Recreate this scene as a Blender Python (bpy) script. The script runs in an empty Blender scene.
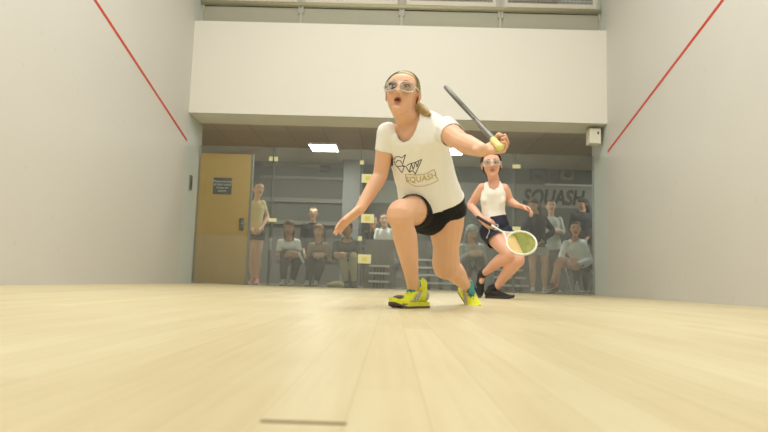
import bpy, bmesh, math, random
import numpy as np
from mathutils import Vector, Matrix, noise
from mathutils.bvhtree import BVHTree
random.seed(7)
C = bpy.context.scene.collection
V = Vector
PI = math.pi

# ------------------------------------------------------------ camera
F_PX, PITCH, ROLL, YAW = 612.0, .1053, .0303, -.0138
CAM = V((-.028, 0, .13))
_F = V((math.sin(YAW)*math.cos(PITCH), math.cos(YAW)*math.cos(PITCH), math.sin(PITCH)))
_R0 = V((math.cos(YAW), -math.sin(YAW), 0)); _U0 = _R0.cross(_F)
_R = _R0*math.cos(ROLL)+_U0*math.sin(ROLL); _U = -_R0*math.sin(ROLL)+_U0*math.cos(ROLL)

def at(x, y, Y):
    d = _F*F_PX+_R*(x-384)-_U*(y-216)
    return CAM+d*(Y/d.y)

def px(p):
    d = p-CAM; z = d.dot(_F)
    return 384+F_PX*d.dot(_R)/z, 216-F_PX*d.dot(_U)/z

cam = bpy.data.cameras.new('camera'); co = bpy.data.objects.new('camera', cam); C.objects.link(co)
cam.sensor_width = 36; cam.lens = F_PX*36/768; cam.clip_start = .02; cam.clip_end = 100
cam.dof.use_dof = True; cam.dof.focus_distance = 3.3; cam.dof.aperture_fstop = 5
m3 = Matrix((_R, _U, -_F)).transposed(); co.matrix_world = Matrix.Translation(CAM) @ m3.to_4x4()
bpy.context.scene.camera = co

# ------------------------------------------------------------ materials
def lin(c): return tuple(((v/255)/12.92 if v/255 <= .04045 else ((v/255+.055)/1.055)**2.4) for v in c)
MATS = {}
def mat(name, rgb, rough=.7, metal=0, var=.0, scale=8, bump=0, bscale=60, sss=0, spec=.5, emit=None, stretch=None):
    if name in MATS: return MATS[name]
    m = bpy.data.materials.new(name); m.use_nodes = True; MATS[name] = m
    nt = m.node_tree; b = nt.nodes['Principled BSDF']; N = nt.nodes.new; L = nt.links.new
    c = lin(rgb)
    b.inputs['Base Color'].default_value = (*c, 1); b.inputs['Roughness'].default_value = rough
    b.inputs['Metallic'].default_value = metal; b.inputs['Specular IOR Level'].default_value = spec
    tc = N('ShaderNodeTexCoord'); mp = N('ShaderNodeMapping'); L(tc.outputs['Object'], mp.inputs['Vector'])
    if stretch: mp.inputs['Scale'].default_value = stretch
    if var or True:
        nz = N('ShaderNodeTexNoise'); nz.inputs['Scale'].default_value = scale; nz.inputs['Detail'].default_value = 4
        L(mp.outputs['Vector'], nz.inputs['Vector'])
        mx = N('ShaderNodeMix'); mx.data_type = 'RGBA'
        v = max(var, .02)
        mx.inputs[6].default_value = (*[x*(1-v) for x in c], 1); mx.inputs[7].default_value = (*[min(1, x*(1+v)) for x in c], 1)
        L(nz.outputs['Fac'], mx.inputs[0]); L(mx.outputs[2], b.inputs['Base Color'])
    if bump:
        n2 = N('ShaderNodeTexNoise'); n2.inputs['Scale'].default_value = bscale; L(mp.outputs['Vector'], n2.inputs['Vector'])
        bp = N('ShaderNodeBump'); bp.inputs['Strength'].default_value = bump; bp.inputs['Distance'].default_value = .01
        L(n2.outputs['Fac'], bp.inputs['Height']); L(bp.outputs['Normal'], b.inputs['Normal'])
    if sss:
        b.inputs['Subsurface Weight'].default_value = sss; b.inputs['Subsurface Radius'].default_value = (.02, .008, .004)
        b.inputs['Subsurface Scale'].default_value = .6
    if emit:
        b.inputs['Emission Color'].default_value = (*lin(rgb), 1); b.inputs['Emission Strength'].default_value = emit
    return m

WALL = mat('court_plaster', (211, 208, 201), .55, var=.015, scale=1.3, bump=.04, bscale=25, spec=.3)
# scattered faint ball marks on the plaster
def ball_marks(m):
    nt = m.node_tree; N = nt.nodes.new; L = nt.links.new; b = nt.nodes['Principled BSDF']
    src = b.inputs['Base Color'].links[0].from_socket
    tc = N('ShaderNodeTexCoord'); vo = N('ShaderNodeTexVoronoi'); vo.inputs['Scale'].default_value = 4.0
    L(tc.outputs['Object'], vo.inputs['Vector'])
    r = N('ShaderNodeValToRGB'); r.color_ramp.elements[0].position = .05; r.color_ramp.elements[0].color = (1, 1, 1, 1)
    r.color_ramp.elements[1].position = .12; r.color_ramp.elements[1].color = (0, 0, 0, 1)
    L(vo.outputs['Distance'], r.inputs[0])
    mu = N('ShaderNodeMath'); mu.operation = 'MULTIPLY'; mu.inputs[1].default_value = .10; L(r.outputs[0], mu.inputs[0])
    mx = N('ShaderNodeMix'); mx.data_type = 'RGBA'; mx.inputs[7].default_value = (.35, .33, .27, 1)
    L(mu.outputs[0], mx.inputs[0]); L(src, mx.inputs[6]); L(mx.outputs[2], b.inputs['Base Color'])
ball_marks(WALL)
BACKWALL = mat('back_plaster', (226, 223, 213), .6, var=.01, scale=1)
SOFFIT = mat('soffit_plaster', (240, 238, 224), .7)
JAMB = mat('jamb_paint', (206, 212, 206), .5, var=.02)
RED = mat('red_line_paint', (205, 62, 38), .5)
HALLWALL = mat('hall_wall_paint', (100, 102, 97), .8, var=.05, scale=3)
HALLBAND = mat('hall_band_paint', (132, 132, 124), .7, var=.04)
HALLDARK = mat('hall_dark_paint', (84, 86, 82), .8, var=.05)
PILLAR = mat('pillar_paint', (128, 130, 128), .7, var=.03)
HALLFLOOR = mat('hall_carpet', (128, 124, 108), .95, var=.08, scale=30, bump=.2)
METAL = mat('brushed_metal', (170, 170, 165), .35, metal=1)
ALU = mat('aluminium_plank', (205, 206, 200), .4, metal=.6)
DARKM = mat('dark_metal', (50, 50, 50), .5, metal=.6)
FITTING = mat('glass_fitting_plate', (232, 228, 178), .45, spec=.6)
FITDOT = mat('fitting_centre', (222, 214, 110), .5)
CREAM = mat('cream_plastic', (228, 224, 205), .5)
BLACKP = mat('black_plastic', (32, 33, 34), .5)
WHITEP = mat('white_plastic', (225, 226, 220), .45)
GALGREY = mat('gallery_curb_paint', (172, 170, 152), .7, var=.03)
GALWHITE = mat('gallery_frame_paint', (214, 206, 192), .5)
GALRAIL = mat('gallery_rail_paint', (176, 172, 140), .45)
SIGNB = mat('sign_slate', (66, 70, 82), .5)
LETTER = mat('banner_letter_ink', (40, 40, 38), .8)

def wood_floor():
    m = bpy.data.materials.new('maple_floor'); m.use_nodes = True; nt = m.node_tree; N = nt.nodes.new; L = nt.links.new
    b = nt.nodes['Principled BSDF']; b.inputs['Roughness'].default_value = .42; b.inputs['Specular IOR Level'].default_value = .35
    tc = N('ShaderNodeTexCoord'); mp = N('ShaderNodeMapping'); mp.inputs['Rotation'].default_value = (0, 0, PI/2)
    mp.inputs['Location'].default_value = (.18, .066, 0)
    L(tc.outputs['Object'], mp.inputs['Vector'])
    br = N('ShaderNodeTexBrick'); br.offset = .37; br.offset_frequency = 2
    br.inputs['Scale'].default_value = 1; br.inputs['Brick Width'].default_value = 1.55; br.inputs['Row Height'].default_value = .0785
    br.inputs['Mortar Size'].default_value = .0006; br.inputs['Mortar Smooth'].default_value = .5
    br.inputs['Color1'].default_value = (*lin((214, 203, 166)), 1); br.inputs['Color2'].default_value = (*lin((205, 191, 152)), 1)
    br.inputs['Mortar'].default_value = (*lin((184, 169, 130)), 1)
    L(mp.outputs['Vector'], br.inputs['Vector'])
    m2 = N('ShaderNodeMapping'); m2.inputs['Scale'].default_value = (26, 1.2, 1); L(tc.outputs['Object'], m2.inputs['Vector'])
    nz = N('ShaderNodeTexNoise'); nz.inputs['Scale'].default_value = 2.2; nz.inputs['Detail'].default_value = 6; L(m2.outputs['Vector'], nz.inputs['Vector'])
    n3 = N('ShaderNodeTexNoise'); n3.inputs['Scale'].default_value = 1.1; n3.inputs['Detail'].default_value = 2; L(tc.outputs['Object'], n3.inputs['Vector'])
    r = N('ShaderNodeValToRGB'); r.color_ramp.elements[0].color = (.93, .90, .84, 1); r.color_ramp.elements[1].color = (1.0, 1.0, 1.0, 1)
    r.color_ramp.elements[0].position = .3; r.color_ramp.elements[1].position = .6
    L(nz.outputs['Fac'], r.inputs[0])
    mu = N('ShaderNodeMix'); mu.data_type = 'RGBA'; mu.blend_type = 'MULTIPLY'; mu.inputs[0].default_value = .8
    L(br.outputs['Color'], mu.inputs[6]); L(r.outputs[0], mu.inputs[7])
    r3 = N('ShaderNodeValToRGB'); r3.color_ramp.elements[0].color = (.93, .91, .88, 1); r3.color_ramp.elements[1].color = (1, 1, 1, 1)
    r3.color_ramp.elements[0].position = .35; r3.color_ramp.elements[1].position = .62
    L(n3.outputs['Fac'], r3.inputs[0])
    mv = N('ShaderNodeMix'); mv.data_type = 'RGBA'; mv.blend_type = 'MULTIPLY'; mv.inputs[0].default_value = 1
    L(mu.outputs[2], mv.inputs[6]); L(r3.outputs[0], mv.inputs[7])
    L(mv.outputs[2], b.inputs['Base Color'])
    bp = N('ShaderNodeBump'); bp.inputs['Strength'].default_value = .15; bp.inputs['Distance'].default_value = .002
    L(nz.outputs['Fac'], bp.inputs['Height']); L(bp.outputs['Normal'], b.inputs['Normal'])
    return m
FLOOR = wood_floor()

def glass_mat(name, haze, tint=(.90, .93, .91, 1)):
    m = bpy.data.materials.new(name); m.use_nodes = True; nt = m.node_tree; nt.nodes.clear(); N = nt.nodes.new; L = nt.links.new
    o = N('ShaderNodeOutputMaterial'); t = N('ShaderNodeBsdfTransparent'); g = N('ShaderNodeBsdfGlossy'); d = N('ShaderNodeBsdfDiffuse')
    t.inputs['Color'].default_value = tint; g.inputs['Roughness'].default_value = .03
    d.inputs['Color'].default_value = (.80, .81, .76, 1)
    fr = N('ShaderNodeFresnel'); fr.inputs['IOR'].default_value = 1.5
    nz = N('ShaderNodeTexNoise'); nz.inputs['Scale'].default_value = 3; nz.inputs['Detail'].default_value = 3
    tc = N('ShaderNodeTexCoord'); L(tc.outputs['Object'], nz.inputs['Vector'])
    mr = N('ShaderNodeMapRange'); mr.inputs['To Min'].default_value = haze*.75; mr.inputs['To Max'].default_value = haze*1.25; L(nz.outputs['Fac'], mr.inputs['Value'])
    m1 = N('ShaderNodeMixShader'); m2 = N('ShaderNodeMixShader')
    L(mr.outputs[0], m1.inputs[0]); L(t.outputs[0], m1.inputs[1]); L(d.outputs[0], m1.inputs[2])
    L(fr.outputs[0], m2.inputs[0]); L(m1.outputs[0], m2.inputs[1]); L(g.outputs[0], m2.inputs[2])
    L(m2.outputs[0], o.inputs[0]); return m
GLASS = glass_mat('court_glass', .045)
GLASSLOW = glass_mat('court_glass_film', .10)
GLASSFIN = glass_mat('glass_fin', .10)

def door_wood():
    m = mat('maple_door_veneer', (246, 196, 96), .45, var=.10, scale=2.2, stretch=(9, 9, .7))
    return m
DOORW = door_wood()

def hall_ceiling_mat():
    m = bpy.data.materials.new('hall_ceiling_tiles'); m.use_nodes = True; nt = m.node_tree; N = nt.nodes.new; L = nt.links.new
    b = nt.nodes['Principled BSDF']; b.inputs['Roughness'].default_value = .9
    tc = N('ShaderNodeTexCoord'); br = N('ShaderNodeTexBrick'); br.offset = 0
    br.inputs['Scale'].default_value = 1; br.inputs['Brick Width'].default_value = .61; br.inputs['Row Height'].default_value = 1.22
    br.inputs['Mortar Size'].default_value = .012
    br.inputs['Color1'].default_value = (*lin((205, 194, 178)), 1); br.inputs['Color2'].default_value = (*lin((196, 185, 168)), 1)
    br.inputs['Mortar'].default_value = (*lin((184, 175, 160)), 1)
    L(tc.outputs['Object'], br.inputs['Vector']); L(br.outputs['Color'], b.inputs['Base Color']); return m
HCEIL = hall_ceiling_mat()

# ------------------------------------------------------------ mesh helpers
def link(name, me, m=None, parent=None):
    o = bpy.data.objects.new(name, me); C.objects.link(o)
    if m is not None:
        for x in (m if isinstance(m, (list, tuple)) else [m]): me.materials.append(x)
    if parent is not None: o.parent = parent
    return o

def done(name, bm, m, parent=None, smooth=False, bevel=0, origin=None):
    me = bpy.data.meshes.new(name)
    bmesh.ops.recalc_face_normals(bm, faces=bm.faces)
    if bevel:
        bmesh.ops.bevel(bm, geom=bm.edges[:], offset=bevel, segments=2, affect='EDGES', profile=.5)
    if smooth:
        for f in bm.faces: f.smooth = True
    bm.to_mesh(me); bm.free()
    o = link(name, me, m, parent)
    if parent is None:
        if me.vertices:
            cs = [v.co for v in me.vertices]
            c = V((sum(v.x for v in cs)/len(cs), sum(v.y for v in cs)/len(cs), min(v.z for v in cs)))
            me.transform(Matrix.Translation(-c)); o.location = c
    return o

def box(bm, x0, x1, y0, y1, z0, z1, M=None):
    vs = [V((x, y, z)) for x in (x0, x1) for y in (y0, y1) for z in (z0, z1)]
    if M is not None: vs = [M @ v for v in vs]
    vs = [bm.verts.new(v) for v in vs]
    for q in ((0, 1, 3, 2), (4, 6, 7, 5), (0, 4, 5, 1), (2, 3, 7, 6), (0, 2, 6, 4), (1, 5, 7, 3)): bm.faces.new([vs[i] for i in q])

def boxo(name, x0, x1, y0, y1, z0, z1, m, parent=None, bevel=0):
    bm = bmesh.new(); box(bm, x0, x1, y0, y1, z0, z1); return done(name, bm, m, parent, bevel=bevel)

def frame(d, hint):
    d = d.normalized(); a = hint-d*hint.dot(d)
    if a.length < 1e-4: a = d.orthogonal()
    a.normalize(); return a, d.cross(a).normalized()

def chain(bm, pts, rad, hint=V((1, 0, 0)), n=14, smooth=True, cap=True, sub=3, hints=None):
    """elliptical loft through pts; rad = list of r or (a,b); a lies along hint"""
    pts = [V(p) for p in pts]; rad = [(r, r) if not isinstance(r, (tuple, list)) else r for r in rad]
    hs = hints or [hint]*len(pts)
    if smooth and len(pts) > 2:
        P, R, H = [], [], []
        for i in range(len(pts)-1):
            p0 = pts[max(i-1, 0)]; p1 = pts[i]; p2 = pts[i+1]; p3 = pts[min(i+2, len(pts)-1)]
            for k in range(sub):
                t = k/sub
                P.append(.5*((2*p1)+(p2-p0)*t+(2*p0-5*p1+4*p2-p3)*t*t+(3*p1-p0-3*p2+p3)*t**3))
                tt = t
                R.append((rad[i][0]*(1-tt)+rad[i+1][0]*tt, rad[i][1]*(1-tt)+rad[i+1][1]*tt)); H.append(hs[i]*(1-tt)+hs[i+1]*tt)
        P.append(pts[-1]); R.append(rad[-1]); H.append(hs[-1])
    else: P, R, H = pts, rad, list(hs)
    T = []
    for i in range(len(P)):
        d = (P[min(i+1, len(P)-1)]-P[max(i-1, 0)])
        T.append(d.normalized() if d.length > 1e-7 else V((0, 0, 1)))
    rings = []
    def ring(p, t, h, a, b):
        u, w = frame(t, h)
        return [bm.verts.new(p+u*(a*math.cos(2*PI*k/n))+w*(b*math.sin(2*PI*k/n))) for k in range(n)]
    if cap:
        for ang in (80, 55, 28):
            c, s = math.cos(math.radians(ang)), math.sin(math.radians(ang)); e = min(R[0])
            rings.append(ring(P[0]-T[0]*e*s, T[0], H[0], R[0][0]*c, R[0][1]*c))
    for p, t, h, r in zip(P, T, H, R): rings.append(ring(p, t, h, *r))
    if cap:
        for ang in (28, 55, 80):
            c, s = math.cos(math.radians(ang)), math.sin(math.radians(ang)); e = min(R[-1])
            rings.append(ring(P[-1]+T[-1]*e*s, T[-1], H[-1], R[-1][0]*c, R[-1][1]*c))
    for a, b in zip(rings, rings[1:]):
        for k in range(n): bm.faces.new((a[k], a[(k+1) % n], b[(k+1) % n], b[k]))
    bm.faces.new(rings[0][::-1]); bm.faces.new(rings[-1])

def ell(bm, c, A, r, n=16, m=10):
    """ellipsoid, axes A = (ax,ay,az)"""
    c = V(c); rows = []
    top = bm.verts.new(c+A[2]*r[2]); bot = bm.verts.new(c-A[2]*r[2])
    for i in range(1, m):
        ph = PI*i/m
        rows.append([bm.verts.new(c+A[0]*(r[0]*math.sin(ph)*math.cos(2*PI*k/n))+A[1]*(r[1]*math.sin(ph)*math.sin(2*PI*k/n))+A[2]*(r[2]*math.cos(ph))) for k in range(n)])
    for k in range(n):
        bm.faces.new((top, rows[0][k], rows[0][(k+1) % n])); bm.faces.new((bot, rows[-1][(k+1) % n], rows[-1][k]))
    for a, b in zip(rows, rows[1:]):
        for k in range(n): bm.faces.new((a[k], b[k], b[(k+1) % n], a[(k+1) % n]))
AX = (V((1, 0, 0)), V((0, 1, 0)), V((0, 0, 1)))

def evaluated(me, mods):
    o = bpy.data.objects.new('tmp', me); C.objects.link(o)
    for typ, kw in mods:
        md = o.modifiers.new(typ, typ)
        for k, v in kw.items(): setattr(md, k, v)
    dg = bpy.context.evaluated_depsgraph_get(); dg.update()
    out = bpy.data.meshes.new_from_object(o.evaluated_get(dg))
    bpy.data.objects.remove(o); bpy.data.meshes.remove(me)
    return out

def skin_union(bm, vox, it=4, fac=.5):
    bmesh.ops.recalc_face_normals(bm, faces=bm.faces)
    me = bpy.data.meshes.new('t'); bm.to_mesh(me); bm.free()
    out = evaluated(me, [('REMESH', dict(mode='VOXEL', voxel_size=vox, adaptivity=0)), ('SMOOTH', dict(factor=fac, iterations=it))])
    out.materials.clear()
    return out

def wrinkle(me, amp, sc, stretch=(1, 1, 1), seed=0):
    me.update(); N = [v.normal.copy() for v in me.vertices]
    for v, n in zip(me.vertices, N):
        p = V((v.co.x*stretch[0]*sc+seed, v.co.y*stretch[1]*sc, v.co.z*stretch[2]*sc))
        v.co += n*(amp*(noise.noise(p)+.5*noise.noise(p*2.1)))
    me.update()

def garment(name, bm, vox, m, parent, cuts=(), keep=None, it=4, amp=.004, sc=14, st=(1, 1, 1), thick=.003):
    """union of lofts, end caps cut open, thickness added. cuts: (point, direction, radius)"""
    me = skin_union(bm, vox, it)
    if amp: wrinkle(me, amp, sc, st, seed=len(name))
    b = bmesh.new(); b.from_mesh(me); bpy.data.meshes.remove(me)
    kill = []
    for f in b.faces:
        c = f.calc_center_median(); bad = False
        for p, d, r, *w in cuts:
            q = c-p; h_ = q.dot(d)
            if q.length < r and h_ > 0 and (not w or (q-d*h_).length < w[0]): bad = True; break
        if not bad and keep and not keep(c): bad = True
        if bad: kill.append(f)
    bmesh.ops.delete(b, geom=kill, context='FACES')
    be = [v for v in b.verts if v.is_boundary]
    for _ in range(4):
        new = {}
        for v in be:
            ns = [e.other_vert(v).co for e in v.link_edges if e.is_boundary]
            if len(ns) == 2: new[v] = v.co*.4+(ns[0]+ns[1])*.3
        for v, c in new.items(): v.co = c
    for f in b.faces: f.smooth = True
    me = bpy.data.meshes.new(name); b.to_mesh(me); b.free()
    me = evaluated(me, [('SOLIDIFY', dict(thickness=thick, offset=-1))]); me.name = name; me.materials.clear()
    for p in me.polygons: p.use_smooth = True
    return link(name, me, m, parent)

def tag(o, label, cat, group=None, kind=None):
    if label: o['label'] = label
    if cat: o['category'] = cat
    if group: o['group'] = group
    if kind: o['kind'] = kind
    return o

def empty(name, loc, label=None, cat=None, group=None):
    o = bpy.data.objects.new(name, None); o.empty_display_size = .1; C.objects.link(o); o.location = loc
    return tag(o, label, cat, group)

def rebase(root):
    """children were built in world coordinates: cancel the root's location in each"""
    inv = Matrix.Translation(root.location).inverted()
    for ch in root.children: ch.matrix_parent_inverse = inv

def tube(bm, pts, r, n=8, closed=False, smooth=False):
    if closed:
        pts = [V(p) for p in pts]; rings = []
        N = len(pts); nrm = None
        cen = sum(pts, V())/N; ax = (pts[0]-cen).cross(pts[N//4]-cen).normalized()
        for i in range(N):
            t = (pts[(i+1) % N]-pts[i-1]).normalized(); u = t.cross(ax).normalized()
            rr = r if not isinstance(r, tuple) else r
            a, b2 = rr if isinstance(rr, tuple) else (rr, rr)
            rings.append([bm.verts.new(pts[i]+u*a*math.cos(2*PI*k/n)+ax*b2*math.sin(2*PI*k/n)) for k in range(n)])
        for i in range(N):
            a, b2 = rings[i], rings[(i+1) % N]
            for k in range(n): bm.faces.new((a[k], a[(k+1) % n], b2[(k+1) % n], b2[k]))
    else: chain(bm, pts, [r]*len(pts), n=n, smooth=smooth, cap=True, hint=V((.3, .2, .9)))

def text_mesh(txt, size, align='CENTER', shear=0, offset=0, ext=0, space=1.0):
    cu = bpy.data.curves.new('t', 'FONT'); cu.body = txt; cu.size = size; cu.align_x = align; cu.align_y = 'CENTER'; cu.shear = shear; cu.extrude = ext; cu.resolution_u = 3; cu.space_line = space
    o = bpy.data.objects.new('t', cu); C.objects.link(o)
    dg = bpy.context.evaluated_depsgraph_get(); dg.update(); me = bpy.data.meshes.new_from_object(o.evaluated_get(dg))
    bpy.data.objects.remove(o); bpy.data.curves.remove(cu); me.materials.clear()
    if offset:
        b = bmesh.new()
        for q, (dx, dy) in enumerate(((-1, -1), (1, -1), (-1, 1), (1, 1), (0, 0))):
            m2 = me.copy(); m2.transform(Matrix.Translation((dx*offset, dy*offset, q*offset*.02))); b.from_mesh(m2); bpy.data.meshes.remove(m2)
        b.to_mesh(me); b.free()
    return me

def struct(name, bm, m, **k):
    o = done(name, bm, m, **k); o['kind'] = 'structure'; return o
def sbox(name, x0, x1, y0, y1, z0, z1, m, bevel=0):
    bm = bmesh.new(); box(bm, x0, x1, y0, y1, z0, z1); return struct(name, bm, m, bevel=bevel)

# ------------------------------------------------------------ the court shell
D1, D2, HB, H = 9.15, 9.77, 13.0, 6.4
LZ, GZ, CZ = 2.61, 4.08, 2.61      # soffit height, gallery opening, hall ceiling
bm = bmesh.new(); box(bm, -3.2, 3.2, -.12, D2-.01, -.05, 0); fl = struct('floor', bm, FLOOR)
fl.data.transform(Matrix.Translation(fl.location)); fl.location = (0, 0, 0)
sbox('floor', -6, 6, D2-.01, HB, -.05, -.002, HALLFLOOR)
sbox('wall_left', -3.35, -3.2, -.25, D1, 0, H, WALL)
sbox('wall_right', 3.2, 3.35, -.25, D1, 0, H, WALL)
sbox('wall_left', -3.35, -3.2, D1, D2+.1, 0, LZ, JAMB)
sbox('wall_right', 3.2, 3.35, D1, D2+.1, 0, LZ, JAMB)
sbox('wall_front', -3.35, 3.35, -.4, -.25, 0, H, WALL)
sbox('ceiling', -3.35, 3.35, -.4, 12.2, H, H+.1, mat('court_ceiling_paint', (235, 232, 220), .8))
# back wall above the glass, with a thick soffit
bm = bmesh.new(); box(bm, -3.35, 3.35, D1, D1+.06, LZ, GZ); struct('wall_back', bm, BACKWALL)
sbox('ceiling', -3.35, 3.35, D1+.06, D2+.03, LZ, LZ+.1, SOFFIT)
# crack at the end of one board, open and dark
crack = mat('open_board_joint', (120, 100, 62), .9)
sbox('trim_1', -.142, -.064, .566, .574, 0, .0006, crack)
# red out lines on the side walls
def redline(side):
    X = side*3.2; bm = bmesh.new(); e = -side*.003
    z0, k = 2.15, .257
    w = .04
    a = V((X+e, D1-.01, z0)); b = V((X+e, -.2, z0+k*(D1+.19)))
    vs = [V((X, a.y, a.z)), V((X, a.y, a.z+w)), V((X, b.y, b.z+w)), V((X, b.y, b.z))]
    o1 = [bm.verts.new(v) for v in vs]; o2 = [bm.verts.new(v+V((e, 0, 0))) for v in vs]
    bm.faces.new(o1); bm.faces.new(o2[::-1])
    for i in range(4): bm.faces.new((o1[i], o1[(i+1) % 4], o2[(i+1) % 4], o2[i]))
    struct('trim_%d' % (2 if side < 0 else 3), bm, RED)
redline(-1); redline(1)

# ------------------------------------------------------------ hall behind the glass
sbox('ceiling', -6, 6, D2+.03, HB+.1, CZ, CZ+.08, HCEIL)
sbox('wall_back', -6, 6, HB, HB+.1, 0, CZ, HALLWALL)
sbox('wall_left', -6.1, -6, D2, HB+.1, 0, CZ, HALLWALL)
sbox('wall_right', 6, 6.1, D2, HB+.1, 0, CZ, HALLWALL)
sbox('wall_left', -6, -3.35, D2, D2+.1, 0, CZ, HALLWALL)
sbox('wall_right', 3.35, 6, D2, D2+.1, 0, CZ, HALLWALL)
# painted horizontal bands and ledges of the back wall
sbox('trim_4', -2.9, -1.07, HB-.05, HB, 2.24, 2.30, HALLBAND, .005)
sbox('trim_5', -2.9, -1.07, HB-.07, HB, 1.74, 1.83, HALLBAND, .005)
sbox('trim_6', -2.9, -1.07, HB-.09, HB, 1.26, 1.34, HALLBAND, .005)
sbox('trim_7', -2.9, -1.07, HB-.03, HB, 2.52, 2.60, HALLBAND, .005)
sbox('trim_8', -1.07, -.68, HB-.5, HB, 0, CZ, PILLAR, .01)
sbox('trim_9', -.6, 5.9, HB-.03, HB, 2.27, 2.60, HALLDARK)
sbox('trim_10', -.6, 5.9, HB-.05, HB, 1.78, 2.27, HALLBAND)
sbox('trim_11', -.6, 5.9, HB-.03, HB, .4, 1.78, HALLDARK)
sbox('trim_12', 3.2, 5.2, HB-.09, HB-.05, 2.25, 2.29, mat('pale_rail_paint', (190, 190, 178), .5), .004)
# wall speakers / vents in the dark band
def wallbox(x, y, w, h, m, label, cat, name):
    p = at(x, y, HB-.1); bm = bmesh.new(); box(bm, p.x-w/2, p.x+w/2, HB-.15, HB-.03, p.z-h/2, p.z+h/2)
    t = done(name, bm, m, bevel=.01); tag(t, label, cat)
    b2 = bmesh.new(); ell(b2, (0, -.075, h/2), AX, (w*.3, .02, h*.3)); done('speaker_cone', b2, BLACKP, t)
    return t
wallbox(539, 175, .36, .26, mat('dark_cabinet', (58, 59, 57), .7), 'dark boxy speaker high on the hall wall left of the S of the banner', 'speaker', 'wall_speaker')
wallbox(567, 175, .26, .22, mat('grey_cabinet', (104, 105, 98), .7), 'small grey box high on the hall wall above the A of the banner', 'speaker', 'wall_speaker')
wallbox(325, 168.5, .22, .13, mat('dark_cabinet2', (72, 72, 70), .7), 'small dark fixture high on the hall wall under the ceiling light', 'vent', 'wall_vent')
# SQUASH lettering on the hall wall
me = text_mesh('SQUASH', .50, shear=.22, offset=.015, ext=.004)
xs = [v.co.x for v in me.vertices]; ys = [v.co.y for v in me.vertices]
p0 = at(522, 196, HB-.06); p1 = at(584, 197, HB-.06)
sx = (p1.x-p0.x)/(max(xs)-min(xs)); sy = .40/(max(ys)-min(ys))
me.transform(Matrix.Diagonal((sx, sy, 1, 1)))
o = link('banner_lettering', me, LETTER); o.rotation_euler = (PI/2, 0, 0); o.location = ((p0.x+p1.x)/2, HB-.058, (p0.z+p1.z)/2-.035)
tag(o, 'large dark slanted letters reading SQUASH on the grey hall wall', 'sign')

# ceiling lights of the hall
PANEL = mat('light_diffuser', (255, 252, 240), .5, emit=9)
def hall_light(x, y, lab):
    t = empty('ceiling_light', (x, y, CZ-.03), lab, 'ceiling light', 'square lights in the hall ceiling')
    bm = bmesh.new(); box(bm, -.25, .25, -.3, .3, -.004, .0); done('diffuser', bm, PANEL, t)
    bm = bmesh.new()
    for a in ((-.27, -.25, -.32, .32), (.25, .27, -.32, .32), (-.25, .25, -.32, -.3), (-.25, .25, .3, .32)): box(bm, *a, -.008, .03)
    done('light_frame', bm, WHITEP, t)
    ld = bpy.data.lights.new('hall_lamp', 'AREA'); ld.shape = 'RECTANGLE'; ld.size = .48; ld.size_y = .58; ld.energy = HALLW; ld.color = (1, .98, .92)
    lo = bpy.data.objects.new('hall_lamp', ld); C.objects.link(lo); lo.parent = t; lo.location = (0, 0, -.012)
HALLW = 32
p = at(324, 147, 11.3); hall_light(p.x, 11.3, 'bright square light in the hall ceiling left of the nearer player')
p = at(450, 151, 11.3); hall_light(p.x, 11.3, 'bright square light in the hall ceiling behind the raised arm')

hall_light(4.5, 11.3, 'added square light in the hall ceiling, unseen beyond the right wall')  # extra lamp out of view, added to brighten the dim spectators
hall_light(-4.4, 11.0, 'added square light in the hall ceiling, unseen beyond the left wall')  # its counterpart on the left, also added out of view as hall fill

# open wooden door seen through the glass
dY = 10.02
a = at(196.5, 153, dY); b = at(253, 154, dY); top = a.z
bm = bmesh.new(); box(bm, a.x-.05, b.x-.02, dY, dY+.045, .01, top); dr = struct('door_1', bm, DOORW, bevel=.002)
def local(o, p): return V(p)-o.location
bm = bmesh.new(); x = b.x-.02; box(bm, x, x+.035, dY-.01, dY+.06, .0, top+.01); o = done('door_edge', bm, mat('grey_door_edge', (150, 148, 140), .5)); o.parent = dr; o.matrix_parent_inverse = Matrix.Translation(dr.location).inverted()
h = at(241.5, 224, dY-.03)
bm = bmesh.new(); box(bm, h.x-.045, h.x+.03, dY-.012, dY, h.z-.11, h.z+.1)
chain(bm, [(h.x, dY-.01, h.z), (h.x, dY-.055, h.z)], [.016, .014]); chain(bm, [(h.x, dY-.055, h.z), (h.x+.05, dY-.06, h.z-.005), (h.x+.09, dY-.055, h.z)][::1], [.012, .011, .010])
o = done('door_handle', bm, METAL, smooth=True); o.parent = dr; o.matrix_parent_inverse = Matrix.Translation(dr.location).inverted()
# notice on the door
s0 = at(213.7, 177.5, dY-.004); s1 = at(231.2, 194.5, dY-.004)
t = empty('door_sign', ((s0.x+s1.x)/2, dY-.006, s1.z), 'small slate notice with four lines of white text on the wooden door', 'sign')
W_, H_ = s1.x-s0.x, s0.z-s1.z
bm = bmesh.new(); box(bm, -W_/2, W_/2, -.003, .005, 0, H_); done('sign_plate', bm, SIGNB, t, bevel=.001)
for li, txt in enumerate(('Please remove', 'all dark soled', 'shoes on', 'courts')):
    me = text_mesh(txt, .054, offset=.0016, ext=.0005)
    o = link('text_line', me, WHITEP, t); o.rotation_euler = (PI/2, 0, 0); o.location = (0, -.0045, H_*(.78-.19*li))

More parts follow.
